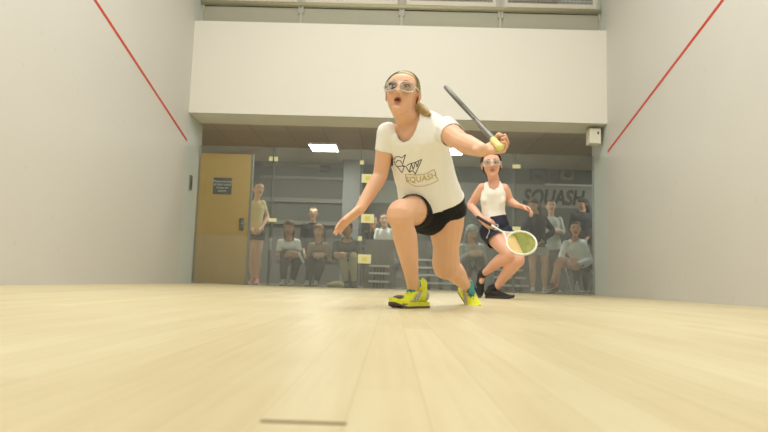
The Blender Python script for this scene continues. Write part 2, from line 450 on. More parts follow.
# glass wall: panels with film on the lower part, fins and fittings
GT = at(300, 148, D2).z
seams = [-3.2, -1.99, -.56, .36, 1.94, 3.2]
glabs = ['glass panel at the left end of the court back wall in front of the wooden door',
         'glass panel of the court back wall in front of the man in the white polo',
         'glass door of the court back wall with pale hinge plates',
         'glass panel of the court back wall behind the farther player',
         'glass panel at the right end of the court back wall in front of the seated woman in white']
FZ = at(300, 237, D2).z
GW = empty('glass_wall', (0, D2, 0), 'clear glass back wall of the court with pale clamps at its seams', 'glass wall')
GD = empty('glass_door', (-.1, D2, 0), 'glass door in the court back wall with three pale hinge plates', 'glass door')
for i in range(5):
    x0, x1 = seams[i]+.004, seams[i+1]-.004
    root = GD if i == 2 else GW; off = root.location.x
    bm = bmesh.new(); box(bm, x0-off, x1-off, -.006, .006, FZ, GT); t = done('clear_pane' if i == 2 else 'glass_panel', bm, GLASS, root)
    bm = bmesh.new(); box(bm, x0-off, x1-off, -.006, .006, .006, FZ); done('filmed_pane', bm, GLASSLOW, root if i == 2 else t)
for X in (-1.99, -.56, 1.94):
    bm = bmesh.new(); box(bm, X-.006, X+.006, .012, .22, .0, GT); done('glass_fin', bm, GLASSFIN, GW)
def fitting(x, y, w, h, root=None, dot=False, two=False):
    root = root or GW; p = at(x, y, D2-.015); q = V((p.x, D2-.016, p.z-h/2))-root.location
    M_ = Matrix.Translation(q); bm = bmesh.new()
    if two:
        for s in (-1, 1): box(bm, s*w*.28-w*.2, s*w*.28+w*.2, -.008, .012, 0, h, M_)
    else: box(bm, -w/2, w/2, -.008, .012, 0, h, M_)
    c = done('hinge_plate' if dot else 'clamp', bm, FITTING, root, bevel=.003)
    if dot:
        bm = bmesh.new(); box(bm, -w*.2, w*.2, -.012, -.008, h*.25, h*.75, M_); done('cover_cap', bm, FITDOT, c, bevel=.001)
px_m = F_PX/D2
fitting(273.5, 159, 9.5/px_m, 4.5/px_m, two=True)
for x, y, w, h in ((272.5, 220, 8, 3.6), (362, 162.5, 4, 4), (361, 198, 3.5, 3.5), (360, 238.5, 4, 4.5), (516.5, 166.5, 8, 4), (516.5, 229, 8, 4.5)): fitting(x, y, w/px_m, h/px_m)
for x, y in ((368, 178.5), (367.5, 218.5), (364.5, 259)): fitting(x, y, 13/px_m, 9/px_m, GD, True)

# latch on the left jamb, white box under the soffit on the right
p = V((-3.2, 9.42, at(190, 182, 9.4).z))
t = empty('door_latch', (-3.2, p.y, p.z-.12), 'small dark upright latch box on the grey jamb at the left', 'latch')
bm = bmesh.new(); box(bm, 0, .02, -.05, .05, 0, .23); done('latch_body', bm, mat('latch_grey', (104, 106, 92), .5), t, bevel=.008)
bm = bmesh.new(); chain(bm, [(.022, 0, .05), (.022, 0, .18)], [.008, .008]); done('latch_button', bm, BLACKP, t)
a = at(588.5, 128, 9.25); b = at(600, 143.5, 9.25)
t = empty('wall_speaker', ((a.x+b.x)/2+.02, 9.35, b.z), 'small white box mounted under the soffit at the right corner', 'speaker')
w = (b.x-a.x)/2
bm = bmesh.new(); box(bm, -w, w, -.1, .1, 0, a.z-b.z); done('speaker_case', bm, CREAM, t, bevel=.012)
bm = bmesh.new(); box(bm, -w*.8, w*1.35, .02, .12, (a.z-b.z)-.02, LZ-b.z); box(bm, w, w*1.35, 0, .1, .08, (a.z-b.z)); done('bracket', bm, GALRAIL, t, bevel=.004)
bm = bmesh.new(); chain(bm, [(w*.45, -.101, .15), (w*.45, -.101, .18)], [(.012, .006), (.012, .006)]); done('lens_hole', bm, BLACKP, t)

# ------------------------------------------------------------ gallery above
gy = 9.42
def gz(y, x=300): return at(x, y, gy).z
sbox('floor', -3.35, 3.35, D1+.06, 12.2, GZ-.12, GZ-.001, GALGREY)
c_top = gz(8.2)
sbox('trim_13', -3.2, 3.2, gy, gy+.12, GZ, c_top, GALGREY)
sbox('wall_back', -3.35, 3.35, 12.0, 12.1, GZ, H, mat('gallery_wall_paint', (188, 180, 170), .8, var=.03))
sbox('wall_left', -3.35, -3.2, D1, 12.1, GZ, H, JAMB); sbox('wall_right', 3.2, 3.35, D1, 12.1, GZ, H, JAMB)
sbox('wall_left', -3.35, -3.2, D1, D1+.06, LZ, GZ, WALL); sbox('wall_right', 3.2, 3.35, D1, D1+.06, LZ, GZ, WALL)
rail = empty('gallery_railing', (0, gy, c_top), 'long gallery railing with white framed perforated panels high above the court', 'railing')
def rp(name, bm, m, **k):
    o = done(name, bm, m, **k); o.parent = rail
    o.matrix_parent_inverse = Matrix.Translation(rail.location).inverted(); return o
bm = bmesh.new(); chain(bm, [(-3.19, gy-.03, c_top+.045), (3.19, gy-.03, c_top+.045)], [.038, .038], n=12, cap=False); rp('lower_rail', bm, GALRAIL, smooth=True)
bm = bmesh.new(); box(bm, -3.19, 3.19, gy+.0, gy+.05, c_top, c_top+.015); rp('base_channel', bm, DARKM)
posts = [at(301.5, 6, gy).x, at(402, 6, gy).x, at(500, 8, gy).x, at(600, 10, gy).x, at(203, 2, gy).x]
for X in sorted(posts):
    bm = bmesh.new()
    for s in (-.03, .03): box(bm, X+s-.009, X+s+.009, gy-.045, gy-.02, c_top-.10, c_top+1.1)
    box(bm, X-.02, X+.02, gy-.02, gy+.02, GZ+.0, c_top+1.1)
    rp('post', bm, mat('post_paint', (186, 184, 172), .6))
zb = gz(2.6); ps = sorted(posts)
PERF = mat('perforated_sheet', (110, 106, 92), .6)
for xa, xb in zip(ps, ps[1:]):
    xa += .07; xb -= .07; zt = zb+.95
    bm = bmesh.new()
    for q in ((xa, xb, zb, zb+.07), (xa, xb, zt-.05, zt), (xa, xa+.05, zb+.07, zt-.05), (xb-.05, xb, zb+.07, zt-.05)): box(bm, q[0], q[1], gy-.02, gy+.02, q[2], q[3])
    fr = rp('panel_frame', bm, GALWHITE)
    bm = bmesh.new(); X = xa+.055
    while X < xb-.05:
        box(bm, X, X+.008, gy-.005, gy+.005, zb+.07, zt-.05); X += .022
    z = zb+.1
    while z < zt-.06: box(bm, xa+.05, xb-.05, gy-.004, gy+.004, z, z+.01); z += .05
    o = rp('mesh_infill', bm, PERF)
bm = bmesh.new(); chain(bm, [(-3.19, gy-.03, c_top+1.12), (3.19, gy-.03, c_top+1.12)], [.03, .03], n=12, cap=False); rp('top_rail', bm, GALRAIL, smooth=True)

# ------------------------------------------------------------ people
def skin_mat(name, rgb, sss=.04): return mat(name, rgb, .5, var=.05, scale=9, sss=sss, spec=.35)
SK1 = skin_mat('skin_warm', (236, 188, 156)); SK2 = skin_mat('skin_pink', (236, 182, 158)); SK3 = skin_mat('skin_light', (226, 184, 156)); SK4 = skin_mat('skin_tan', (196, 148, 114))
LIP = mat('lips', (190, 106, 92), .4); EYEW = mat('eye_white', (225, 220, 210), .3); IRIS = mat('iris', (70, 80, 84), .3); MOUTHD = mat('mouth_dark', (70, 28, 26), .6)

def hand(bm, w, d, n, side, curl=.35, k=1.0, spread=.06, thumb_out=.7, r=.0085):
    """wrist w, direction d to the fingers, palm normal n, side = direction of the thumb"""
    d = d.normalized(); n = (n-d*n.dot(d)).normalized(); s = side-d*side.dot(d)-n*side.dot(n); s.normalize()
    chain(bm, [w-d*.02*k, w+d*.02*k, w+d*.06*k, w+d*.088*k], [(.026*k, .019*k), (.031*k, .018*k), (.038*k, .015*k), (.038*k, .012*k)], hint=s, n=12)
    for i, (off, ln, dl) in enumerate(((.031, .070, -.004), (.0105, .078, .003), (-.0105, .073, 0), (-.031, .058, -.008))):
        p = w+d*(.086+dl)*k+s*off*k; a = 0; dd = (d+s*off*spread*30).normalized(); pts = [p-d*.02*k, p]
        for q, f in enumerate((.45, .32, .23)):
            a += curl*(1.0 if q else .8)
            p = p+(dd*math.cos(a)+n*math.sin(a))*ln*f*k*1.12; pts.append(p)
        chain(bm, pts, [r*k, r*k, r*.98*k, r*.92*k, r*.8*k], n=8, smooth=False)
    p = w+d*.022*k+s*.022*k; td = (s*thumb_out+d*.8+n*.25).normalized(); td2 = (d*.9+s*.2+n*curl).normalized()
    chain(bm, [p-td*.012*k, p+td*.034*k, p+td*.034*k+td2*.03*k, p+td*.034*k+td2*.052*k], [.015*k, .0115*k, .0105*k, .008*k], n=8, smooth=False)

def head_prims(bm, c, A, k, hair=False):
    """A = (left, forward, up)"""
    X, Y, Z = A
    def P(x, y, z): return c+X*x*k+Y*y*k+Z*z*k
    def E(x, y, z, a, b, cc): ell(bm, P(x, y, z), A, (a*k, b*k, cc*k))
    E(0, -.014, .030, .074, .094, .080)
    E(0, .022, -.020, .060, .066, .070); E(0, -.036, -.018, .064, .064, .072)
    chain(bm, [P(0, .035, .045), P(0, .036, -.01), P(0, .034, -.05), P(0, .044, -.085), P(0, .052, -.098)], [(.067*k, .045*k), (.066*k, .050*k), (.060*k, .048*k), (.044*k, .036*k), (.025*k, .024*k)], hint=X, n=18)
    E(0, .068, -.094, .022, .018, .017)
    for s in (-1, 1):
        E(s*.036, .052, -.028, .024, .028, .028); E(s*.031, .072, .024, .026, .016, .010)
        E(s*.0115, .094, -.030, .0085, .010, .008)
        chain(bm, [P(s*.078, -.012, .018), P(s*.082, -.018, .004), P(s*.077, -.012, -.028)], [(.016*k, .006*k), (.017*k, .006*k), (.009*k, .006*k)], hint=Y, n=8)
    chain(bm, [P(0, .080, .018), P(0, .092, -.004), P(0, .103, -.024)], [(.009*k, .012*k), (.009*k, .012*k), (.013*k, .011*k)], hint=X, n=10)

def face_parts(body, c, A, k, mouth_open=False, detail=True):
    X, Y, Z = A
    def P(x, y, z): return c+X*x*k+Y*y*k+Z*z*k
    for s in (-1, 1):
        bm = bmesh.new(); ell(bm, P(s*.031, .078, .006), A, (.0155*k, .011*k, .0082*k), 12, 8); e = done('eye', bm, EYEW, body, smooth=True)
        bm = bmesh.new(); ell(bm, P(s*.031-.001, .0865, .008), A, (.0066*k, .0035*k, .0066*k), 10, 6); done('iris', bm, IRIS, e, smooth=True)
        if detail:
            bm = bmesh.new(); chain(bm, [P(s*.015, .086, .010), P(s*.030, .0905, .0165), P(s*.047, .082, .011)], [.0016*k]*3, n=6); done('eyelash', bm, BROW, body, smooth=True)
        bm = bmesh.new(); chain(bm, [P(s*.014, .088, .028), P(s*.030, .088, .033), P(s*.050, .076, .029)], [(.0035*k, .0022*k)]*3, n=6, hint=Z); done('eyebrow', bm, BROW, body, smooth=True)
    if mouth_open:
        bm = bmesh.new(); ell(bm, P(0, .083, -.060), A, (.013*k, .010*k, .0095*k)); done('open_mouth', bm, MOUTHD, body, smooth=True)
        bm = bmesh.new(); N = 20
        tube(bm, [P(.0155*math.cos(2*PI*i/N), .088-.006*abs(math.cos(2*PI*i/N)), -.060+.0105*math.sin(2*PI*i/N)) for i in range(N)], .0035*k, closed=True); done('lips', bm, LIP, body, smooth=True)
    else:
        bm = bmesh.new(); chain(bm, [P(-.022, .080, -.057), P(-.008, .0895, -.054), P(.008, .0895, -.054), P(.022, .080, -.057)], [(.002*k, .003*k), (.0045*k, .004*k), (.0045*k, .004*k), (.002*k, .003*k)], hint=Z, n=8)
        chain(bm, [P(-.018, .081, -.060), P(0, .088, -.064), P(.018, .081, -.060)], [.0025*k, .005*k, .0025*k], n=8); done('lips', bm, LIP, body, smooth=True)
BROW = mat('brow_hair', (98, 74, 52), .8)

def hair(body, c, A, k, m, style='pulled', vox=.006, extra=None):
    X, Y, Z = A; bm = bmesh.new()
    def P(x, y, z): return c+X*x*k+Y*y*k+Z*z*k
    g = .005 if style in ('pulled', 'short') else .014
    ell(bm, P(0, -.016, .032), A, ((.076+g)*k, (.094+g)*k, (.080+g)*k))
    ell(bm, P(0, -.040, -.005), A, ((.068+g)*k, (.066+g)*k, (.075+g)*k))
    if style == 'bun': ell(bm, P(0, -.10, .075), A, (.034*k, .034*k, .034*k))
    if style == 'pony': chain(bm, [P(0, -.10, .05), P(.0, -.14, .03), P(0, -.15, -.04), P(0, -.14, -.12)], [.02*k, .028*k, .026*k, .010*k])
    if style == 'long': chain(bm, [P(0, -.05, .03), P(0, -.075, -.06), P(0, -.07, -.16), P(0, -.065, -.22)], [(.075*k, .05*k), (.08*k, .045*k), (.075*k, .035*k), (.05*k, .02*k)], hint=X)
    if extra: extra(bm, P)
    line = {'pulled': (.052, .058), 'bun': (.052, .058), 'pony': (.052, .058), 'short': (.05, .050), 'long': (.04, .052), 'hood': (.03, .06)}[style]
    def keep(p):
        q = p-c; x, y, z = q.dot(X)/k, q.dot(Y)/k, q.dot(Z)/k
        if y > .028 and z < (.088 if style in ('pulled', 'bun', 'pony') else .064)-abs(x)*.3: return False
        if style != 'long' and style != 'hood' and y > -.032 and z < .016: return False
        if style in ('long', 'hood') and y > .0 and z < .03: return False
        if z < -.075 and style in ('pulled', 'short', 'bun', 'pony') and (y > -.09 or extra is None): return False
        return True
    return garment('hair' if style != 'hood' else 'hood', bm, vox, m, body, keep=keep, it=2, amp=.004*k, sc=40, st=(1, 1, .35), thick=.004)

def axes(look, up=V((0, 0, 1))):
    f = V(look).normalized(); l = V(up).cross(f).normalized(); return (l, f, f.cross(l).normalized()*-1 if f.cross(l).dot(V(up)) < 0 else f.cross(l).normalized())

def leg_pts(h, kn, an, front, k=1.0, tm=1.0, cm=1.0, km=1.0, fr=1.0):
    back = ((h+an)/2-kn)
    if back.length < .03: back = -front
    sh = (an-kn).normalized(); back = (back-sh*back.dot(sh)).normalized()
    th = [(0, .092*tm), (.3, .085*tm), (.65, .068*tm*.5+.068*.5), (.92, .056*km)]
    P = [h.lerp(kn, t) for t, _ in th]; R = [r*k for _, r in th]
    for t, r, o in ((.04, .056*km, 0), (.14, .054*cm, .004), (.32, .060*cm, .012), (.55, .050*cm, .010), (.8, .036*cm*.5+.036*.5, .002), (1, .033, 0)):
        P.append(kn.lerp(an, t)+back*o*k); R.append(r*k)
    return P, R

def shoe(body, an, toe, cols, k=1.0, L=.265, vox=.006, sock=None, fancy=False, pitchdir=None, base=None):
    """an = ankle joint, toe = horizontal or tilted direction to the toe; sole normal from up"""
    d = toe.normalized(); up = V((0, 0, 1)) if pitchdir is None else pitchdir
    up = (up-d*up.dot(d)).normalized(); s = up.cross(d).normalized(); k2 = k*L/.265
    o = (an-up*.085*k-d*.055*k) if base is None else base
    zs = 1.25 if fancy else 1.0
    def P(x, y, z): return o+d*x*k2+s*y*k2+up*z*k2*zs
    secs = [(-.002, .018, .012, .070), (.015, .030, .008, .086), (.05, .034, .010, .092), (.09, .036, .010, .086), (.12, .038, .010, .074), (.16, .044, .010, .058), (.20, .046, .010, .047), (.235, .040, .012, .040), (.258, .024, .016, .032)]
    bm = bmesh.new()
    chain(bm, [P(x, 0, (a+b)/2) for x, w, a, b in secs], [(w*k2, (b-a)/2*k2) for x, w, a, b in secs], hint=s, n=16, sub=2)
    chain(bm, [P(.048, 0, .06), P(.050, 0, .105)], [(.036*k2, .045*k2), (.036*k2, .042*k2)], hint=s, n=14)
    up_o = garment('shoe', bm, vox, cols['upper'], body, cuts=[(P(.05, 0, .108), up, .09)], it=3, amp=.0, thick=.004)
    # sole outline
    def sole(name, z0, z1, grow, m, par, x0=-1, x1=1):
        bm = bmesh.new(); out = []
        N = 40
        prof = [(-.012, .010), (-.006, .026), (.012, .034), (.05, .036), (.10, .035), (.15, .043), (.20, .049), (.24, .042), (.262, .026), (.270, .008)]
        prof = [(x, w) for x, w in prof if x0 <= x <= x1]
        pts = [(x, w+grow) for x, w in prof]+[(x, -w-grow) for x, w in prof[::-1]]
        def tz(x): return .018*max(0, (x-.20)/.07)**1.5
        lo = [bm.verts.new(P(x, y, z0+tz(x))) for x, y in pts]; hi = [bm.verts.new(P(x, y*.97, z1+tz(x))) for x, y in pts]
        bm.faces.new(lo[::-1]); bm.faces.new(hi)
        n = len(pts)
        for i in range(n): bm.faces.new((lo[i], lo[(i+1) % n], hi[(i+1) % n], hi[i]))
        return done(name, bm, m, par)
    sole('midsole', .006, .024 if fancy else .024, -.001 if fancy else 0, cols['mid'], up_o)
    sole('outsole', 0, .007, .001, cols['sole'], up_o)
    # laces
    bm = bmesh.new()
    for i in range(5):
        x = .085+i*.019; zt = .089-.0125*i-i*i*.0004+.004
        for sgn in (-1, 1): chain(bm, [P(x, -.021*sgn, zt-.008), P(x+.008, 0, zt+.004), P(x+.015, .021*sgn, zt-.014)], [(.0046 if fancy else .0032)*k2]*3, n=6)
    if fancy:
        chain(bm, [P(.08, .0, .098), P(.09, .03, .105), P(.10, .045, .085)], [.003*k2]*3, n=6); chain(bm, [P(.08, .0, .098), P(.085, -.03, .110), P(.10, -.048, .09)], [.003*k2]*3, n=6)
    done('laces', bm, cols['lace'], up_o, smooth=True)
    if fancy:
        bm = bmesh.new(); chain(bm, [P(.205, 0, .016), P(.235, 0, .017), P(.256, 0, .021)], [(.048*k2, .018*k2), (.043*k2, .018*k2), (.028*k2, .014*k2)], hint=s, n=16); done('toe_bumper', bm, cols['dark'], up_o, smooth=True)
        bm = bmesh.new(); chain(bm, [P(.205, 0, .047), P(.225, 0, .043), P(.245, 0, .038)], [(.028*k2, .004*k2), (.027*k2, .006*k2), (.015*k2, .004*k2)], hint=s); done('toe_overlay', bm, cols['dark'], up_o, smooth=True)
        bm = bmesh.new(); chain(bm, [P(.070, 0, .118), P(.088, 0, .102), P(.125, 0, .080)], [(.026*k2, .012*k2), (.026*k2, .009*k2), (.022*k2, .005*k2)], hint=s); done('tongue', bm, cols['lace'], up_o, smooth=True)
        for sg in (-1, 1):
            bm = bmesh.new()
            for j in range(3): chain(bm, [P(.075+j*.022, sg*.034, .070-j*.008), P(.095+j*.022, sg*.040, .050-.004*j), P(.125+j*.02, sg*.045, .028)], [.0042*k2]*3, n=6)
            done('side_stripes', bm, cols['stripe'], up_o, smooth=True)
            bm = bmesh.new(); ell(bm, P(.02, sg*.022, .05), (d, s, up), (.022*k2, .013*k2, .026*k2)); done('heel_patch', bm, cols['stripe'], up_o, smooth=True)
    if sock:
        bm = bmesh.new(); sh = sock[1]
        chain(bm, [P(.05, 0, .09), P(.05, 0, .09)*.5+sh*.5, sh], [.042*k, .040*k, .041*k], n=14); garment('sock', bm, vox, sock[0], body, cuts=[(sh, (sh-P(.05, 0, .09)).normalized(), .08)], it=2, amp=.001, thick=.003)
    return up_o

def auto_torso(J, k=1.0, w=1.0):
    """torso sections: centre, lateral unit, half width, half depth"""
    pel = (J['hipR']+J['hipL'])/2; nk = J['neck']; lh = (J['hipL']-J['hipR']).normalized(); ls = (J['shL']-J['shR']).normalized()
    out = []
    for s, a, b in ((-.16, .10, .085), (0, .160, .112), (.18, .150, .105), (.42, .122, .090), (.62, .134, .100), (.80, .150, .104), (.92, .140, .085), (1.0, .070, .062)):
        lat = lh.lerp(ls, max(0, min(1, s))).normalized(); out.append((pel.lerp(nk, s), lat, a*k*w, b*k*w))
    return out

def pxsec(xl, yl, xr, yr, Y, depth):
    a = at(xl, yl, Y); b = at(xr, yr, Y); return ((a+b)/2, (b-a).normalized(), (b-a).length/2, depth)

def torso_prims(bm, secs, grow=0, i0=0, i1=None, mul=1.0):
    S = secs[i0:i1]
    chain(bm, [s[0] for s in S], [(s[2]*mul+grow, s[3]*mul+grow) for s in S], hints=[s[1] for s in S], n=24, sub=4)

SPECN = []
HK = 1.0
def person(label, J, hd, look, skin, cl, k=1.0, vox=.010, up=(0, 0, 1), secs=None, tm=(1, 1), cm=(1, 1), km=(1, 1), handR=None, handL=None, female=True,
           hairm=None, hstyle='short', mouth=False, group=None, armr=1.0, hk=None, toeR=None, toeL=None, extra_hair=None, shoesR=True, shoesL=True, shoe_kw=None, anklebase=None, detail=False, neckr=.050, cutneck=None):
    hk = hk or 1.13
    ar = dict(R=armr[0], L=armr[1]) if isinstance(armr, tuple) else dict(R=armr, L=armr)
    J = {n: (at(*v) if isinstance(v, tuple) else v) for n, v in J.items()}
    c = at(*hd) if isinstance(hd, tuple) else hd
    if 'neck' not in J: J['neck'] = (J['shR']+J['shL'])/2+V((0, 0, .03*k))
    A = axes(look, V(up)); X, Y, Z = A
    lat = (J['shL']-J['shR']).normalized(); spine = (J['neck']-(J['hipR']+J['hipL'])/2).normalized()
    front = lat.cross(spine).normalized()
    if secs is None: secs = auto_torso(J, k, cl.get('w', 1.0))
    root_z = min(J['anR'].z, J['anL'].z)-.09*k
    bm = bmesh.new()
    torso_prims(bm, secs, grow=-.006)
    # shoulders, neck, head
    for s in ('R', 'L'):
        chain(bm, [J['neck']-spine*.05*k, J['neck'].lerp(J['sh'+s], .55)-spine*.025*k, J['sh'+s]], [.045*k, .045*k, .048*k*ar[s]], n=12)
        a0, a1, a2 = J['sh'+s], J['el'+s], J['wr'+s]
        P = [a0, a0.lerp(a1, .35), a0.lerp(a1, .75), a1, a1.lerp(a2, .2), a1.lerp(a2, .55), a2]
        chain(bm, P, [r*k*ar[s] for r in (.048, .047, .038, .037, .039, .033, .0255)], n=12)
        hs = handR if s == 'R' else handL
        fd = (a2-a1).normalized(); hd_ = hs or {}
        dd = V(hd_['d']) if 'd' in hd_ else fd; nn = V(hd_['n']) if 'n' in hd_ else -lat*(1 if s == 'L' else -1)+V((0, 0, -.2))
        ss = V(hd_['s']) if 's' in hd_ else front
        hand(bm, a2, dd, nn, ss, hd_.get('curl', .4), k*hk, r=(.0085 if vox < .008 else .0095), spread=hd_.get('spread', .06), thumb_out=hd_.get('out', .7))
    chain(bm, [J['neck']-spine*.05*k, J['neck'], c-Z*.06*k-Y*.018*k, c-Y*.012*k], [(.062*k, .055*k), (neckr*1.06*k, neckr*k), (neckr*k, neckr*k), (.05*k, .05*k)], hint=X, n=14)
    head_prims(bm, c, A, k*hk)
    if female:
        ch = secs[-4][0] if len(secs) > 4 else secs[0][0]
        dep = secs[-4][3]
        for sg in (-1, 1): ell(bm, ch+lat*sg*.052*k+front*(dep-.040*k)+spine*.01*k, (lat, front, spine), (.058*k, .030*k, .060*k))
    LP = {}
    for i, s in enumerate(('R', 'L')):
        P, R = leg_pts(J['hip'+s], J['kn'+s], J['an'+s], front, k, tm[i], cm[i], km[i]); LP[s] = (P, R); chain(bm, P, R, n=16)
        toe = V(toeR if s == 'R' else toeL) if (toeR if s == 'R' else toeL) else V((front.x, front.y, 0))
        toe.normalize(); an = J['an'+s]
        chain(bm, [an-toe*.03*k-V((0, 0, .035*k)), an+toe*.03*k-V((0, 0, .035*k))], [.026*k, .026*k], n=10)
    me = skin_union(bm, vox, 5 if vox < .008 else 3)
    for p in me.polygons: p.use_smooth = True
    o = bpy.data.objects.new('person', me); C.objects.link(o); me.materials.append(skin)
    tag(o, label, 'person', group)
    face_parts(o, c, A, k*hk, mouth, detail)
    if hairm is not None: hair(o, c, A, k*hk, hairm, hstyle, vox=.006 if vox < .008 else .010, extra=extra_hair)
    gv = max(vox, .006)
    # top
    if 'top' in cl:
        m, sl = cl['top']; bm = bmesh.new(); g = cl.get('ease', .012); i0 = cl.get('hem', 1)
        torso_prims(bm, secs, grow=g, i0=i0, i1=cl.get('topend'))
        if female:
            for sg in (-1, 1): ell(bm, ch+lat*sg*.052*k+front*(dep-.040*k)+spine*.01*k, (lat, front, spine), (.062*k, .036*k, .066*k))
        cuts = []
        if i0 < len(secs):
            hemc = secs[i0][0]; hd2 = -(secs[min(i0+1, len(secs)-1)][0]-secs[i0][0]).normalized(); cuts.append((hemc, hd2, .26*k))
        if sl is not None:
            for s in ('R', 'L'):
                a0, a1, a2 = J['sh'+s], J['el'+s], J['wr'+s]
                chain(bm, [J['neck']-spine*.06*k, J['neck'].lerp(a0, .6)-spine*.03*k, a0], [.05*k, .053*k, (.058)*k*ar[s]], n=12)
                if sl <= 1:
                    e = a0.lerp(a1, sl+.06); chain(bm, [a0, a0.lerp(e, .5), e], [.057*k*ar[s], .053*k*ar[s], .049*k*ar[s]], n=14); cuts.append((a0.lerp(a1, sl), (a1-a0).normalized(), .085*k, .051*k*ar[s]))
                else:
                    chain(bm, [a0, a0.lerp(a1, .5), a1, a1.lerp(a2, .5), a1.lerp(a2, .96)], [.060*k, .056*k, .054*k, .048*k, .040*k], n=14); cuts.append((a1.lerp(a2, .92), (a2-a1).normalized(), .07*k))
        nkc = J['neck']+front*.045*k+spine*.01*k
        def keep(p, nk=J['neck'], sp=spine, fr=front, lt=lat):
            if cutneck: return cutneck(p)
            q = p-nk; x, y, z = q.dot(lt)/k, q.dot(fr)/k, q.dot(sp)/k
            if sl is None:   # tank: open neck, wide armholes
                if z > -.005: return False
                dz = -.085 if y > 0 else -.05
                if abs(x) < .052*(1 if z > -.03 else .9) and z > dz+abs(x)*.6: return False
                if abs(x) > .090+max(0, -z-.07)*.9 and z > -.15: return False
                return True
            if z > .028 and abs(x) < .09: return False
            if math.hypot(x/1.0, (y-.02)/1.0) < (.058 if sl <= 1 else .046) and z > -.022: return False
            return True
        garment('top' if 'topname' not in cl else cl['topname'], bm, gv, m, o, cuts=cuts, keep=keep, it=4, amp=.0065*k if vox < .008 else .005, sc=13, st=(1, 1, .6))
    if 'bottom' in cl:
        m, fr = cl['bottom']; bm = bmesh.new(); i1 = cl.get('waist', 3)
        torso_prims(bm, secs, grow=.008, i0=0, i1=i1); cuts = []
        if cl.get('cutwaist', True): cuts.append((secs[i1-1][0], (secs[i1-1][0]-secs[i1-2][0]).normalized(), .25*k))
        for i, s in enumerate(('R', 'L')):
            P, R = LP[s]; h, kn, an = J['hip'+s], J['kn'+s], J['an'+s]
            f = fr[i] if isinstance(fr, tuple) else fr
            if f <= 1:
                e = h.lerp(kn, f); rr = (.092*tm[i]+cl.get('gap', .014))*k; re = (.092-.055*max(0, f-.15)*1.0)*tm[i]*k+cl.get('gap', .014)*k
                chain(bm, [h, h.lerp(e, .5), h.lerp(kn, f+.05)], [rr, (rr+re)/2, re*cl.get('flare', 1)], n=18); cuts.append((e, (kn-h).normalized(), .14*k))
            else:
                chain(bm, P, [r+.016*k for r in R], n=16); cuts.append((kn.lerp(an, .95), (an-kn).normalized(), .10*k))
        garment(cl.get('botname', 'shorts' if (fr if not isinstance(fr, tuple) else fr[0]) <= 1 else 'trousers'), bm, gv, m, o, cuts=cuts, it=3, amp=.004, sc=14)
    sk = shoe_kw or {}
    if cl.get('shoes'):
        for s, tv, ok in (('R', toeR, shoesR), ('L', toeL, shoesL)):
            if ok:
                t = V(tv) if tv else V((front.x, front.y, 0))
                up_ = (sk.get('up'+s)); ext = {}
                if up_ is not None: ext['pitchdir'] = V(up_)
                if sk.get('base'+s) is not None: ext['base'] = sk['base'+s]
                so = None
                if sk.get('sock'): so = (sk['sock'], J['an'+s].lerp(J['kn'+s], sk.get('sockh', .1)))
                shoe(o, J['an'+s], t, cl['shoes'], k, vox=.005 if vox < .008 else .009, sock=so, fancy=sk.get('fancy', False), **ext)
    # put the object's origin at the feet
    base = V(((J['anR'].x+J['anL'].x)/2, (J['anR'].y+J['anL'].y)/2, root_z))
    me.transform(Matrix.Translation(-base)); o.location = base
    for ch_ in o.children: ch_.matrix_parent_inverse = Matrix.Translation(base).inverted()
    o['_J'] = 0; del o['_J']
    return o, J, A, c, secs

def scol(u, mid, sole, lace, **k):
    d = dict(upper=u, mid=mid, sole=sole, lace=lace); d.update(k); return d

# ---- nearer player
NEON = mat('shoe_neon_yellow', (226, 232, 44), .5, var=.06); TEAL = mat('shoe_teal', (70, 150, 150), .6); PLUM = mat('shoe_dark_plum', (84, 66, 74), .6); SILV = mat('shoe_silver', (190, 190, 170), .5)
TEE = mat('cream_cotton', (252, 252, 248), .9, var=.02, scale=20, bump=.08, bscale=300, spec=.2)
BLK = mat('black_shorts', (30, 31, 35), .8, var=.1, spec=.3)
BLOND = mat('blonde_hair', (184, 158, 108), .6, var=.25, scale=60, stretch=(1, 1, .2))
neon = scol(NEON, NEON, PLUM, TEAL, dark=PLUM, stripe=SILV)
secs1 = [pxsec(420, 215, 457, 220, 3.22, .085), pxsec(405, 207, 463, 221, 3.20, .115), pxsec(402, 194, 462, 212, 3.17, .118), pxsec(400, 181, 456, 197, 3.13, .112),
         pxsec(397, 167, 451, 178, 3.08, .100), pxsec(393, 153, 447, 158, 3.03, .100), pxsec(390, 139, 447, 139, 2.99, .108), pxsec(390, 128, 443, 127, 2.97, .090), pxsec(398, 121, 428, 119, 2.96, .062)]
J1 = dict(shR=(388, 134, 2.98), shL=(445, 130, 2.93), neck=(409, 121, 2.95), elR=(380, 176, 3.03), wrR=(359.5, 210, 2.94), elL=(463, 143, 2.70), wrL=(481.5, 150, 2.52),
          hipR=(425, 209, 3.20), hipL=(446, 211, 3.22), knR=(399.5, 213, 2.88), anR=(414, 289, 3.08), knL=(446, 266, 3.38), anL=(467, 287, 3.78))
neckpoly = [(390, 108), (393, 120), (395.5, 131), (398.5, 139), (403, 142.5), (409, 141), (414, 134), (418, 123), (421, 108)]
def inpoly(x, y, P):
    r = False
    for i in range(len(P)):
        x0, y0 = P[i]; x1, y1 = P[i-1]
        if (y0 > y) != (y1 > y) and x < (x1-x0)*(y-y0)/(y1-y0)+x0: r = not r
    return r
nk1 = at(409, 121, 2.95)
def cut1(p):
    x, y = px(p)
    if p.y < nk1.y+.05 and inpoly(x, y, neckpoly): return False
    if (p-(nk1+V((0, .0, .01)))).length < .062: return False
    return True
headR = (402.5, 95, 2.86)
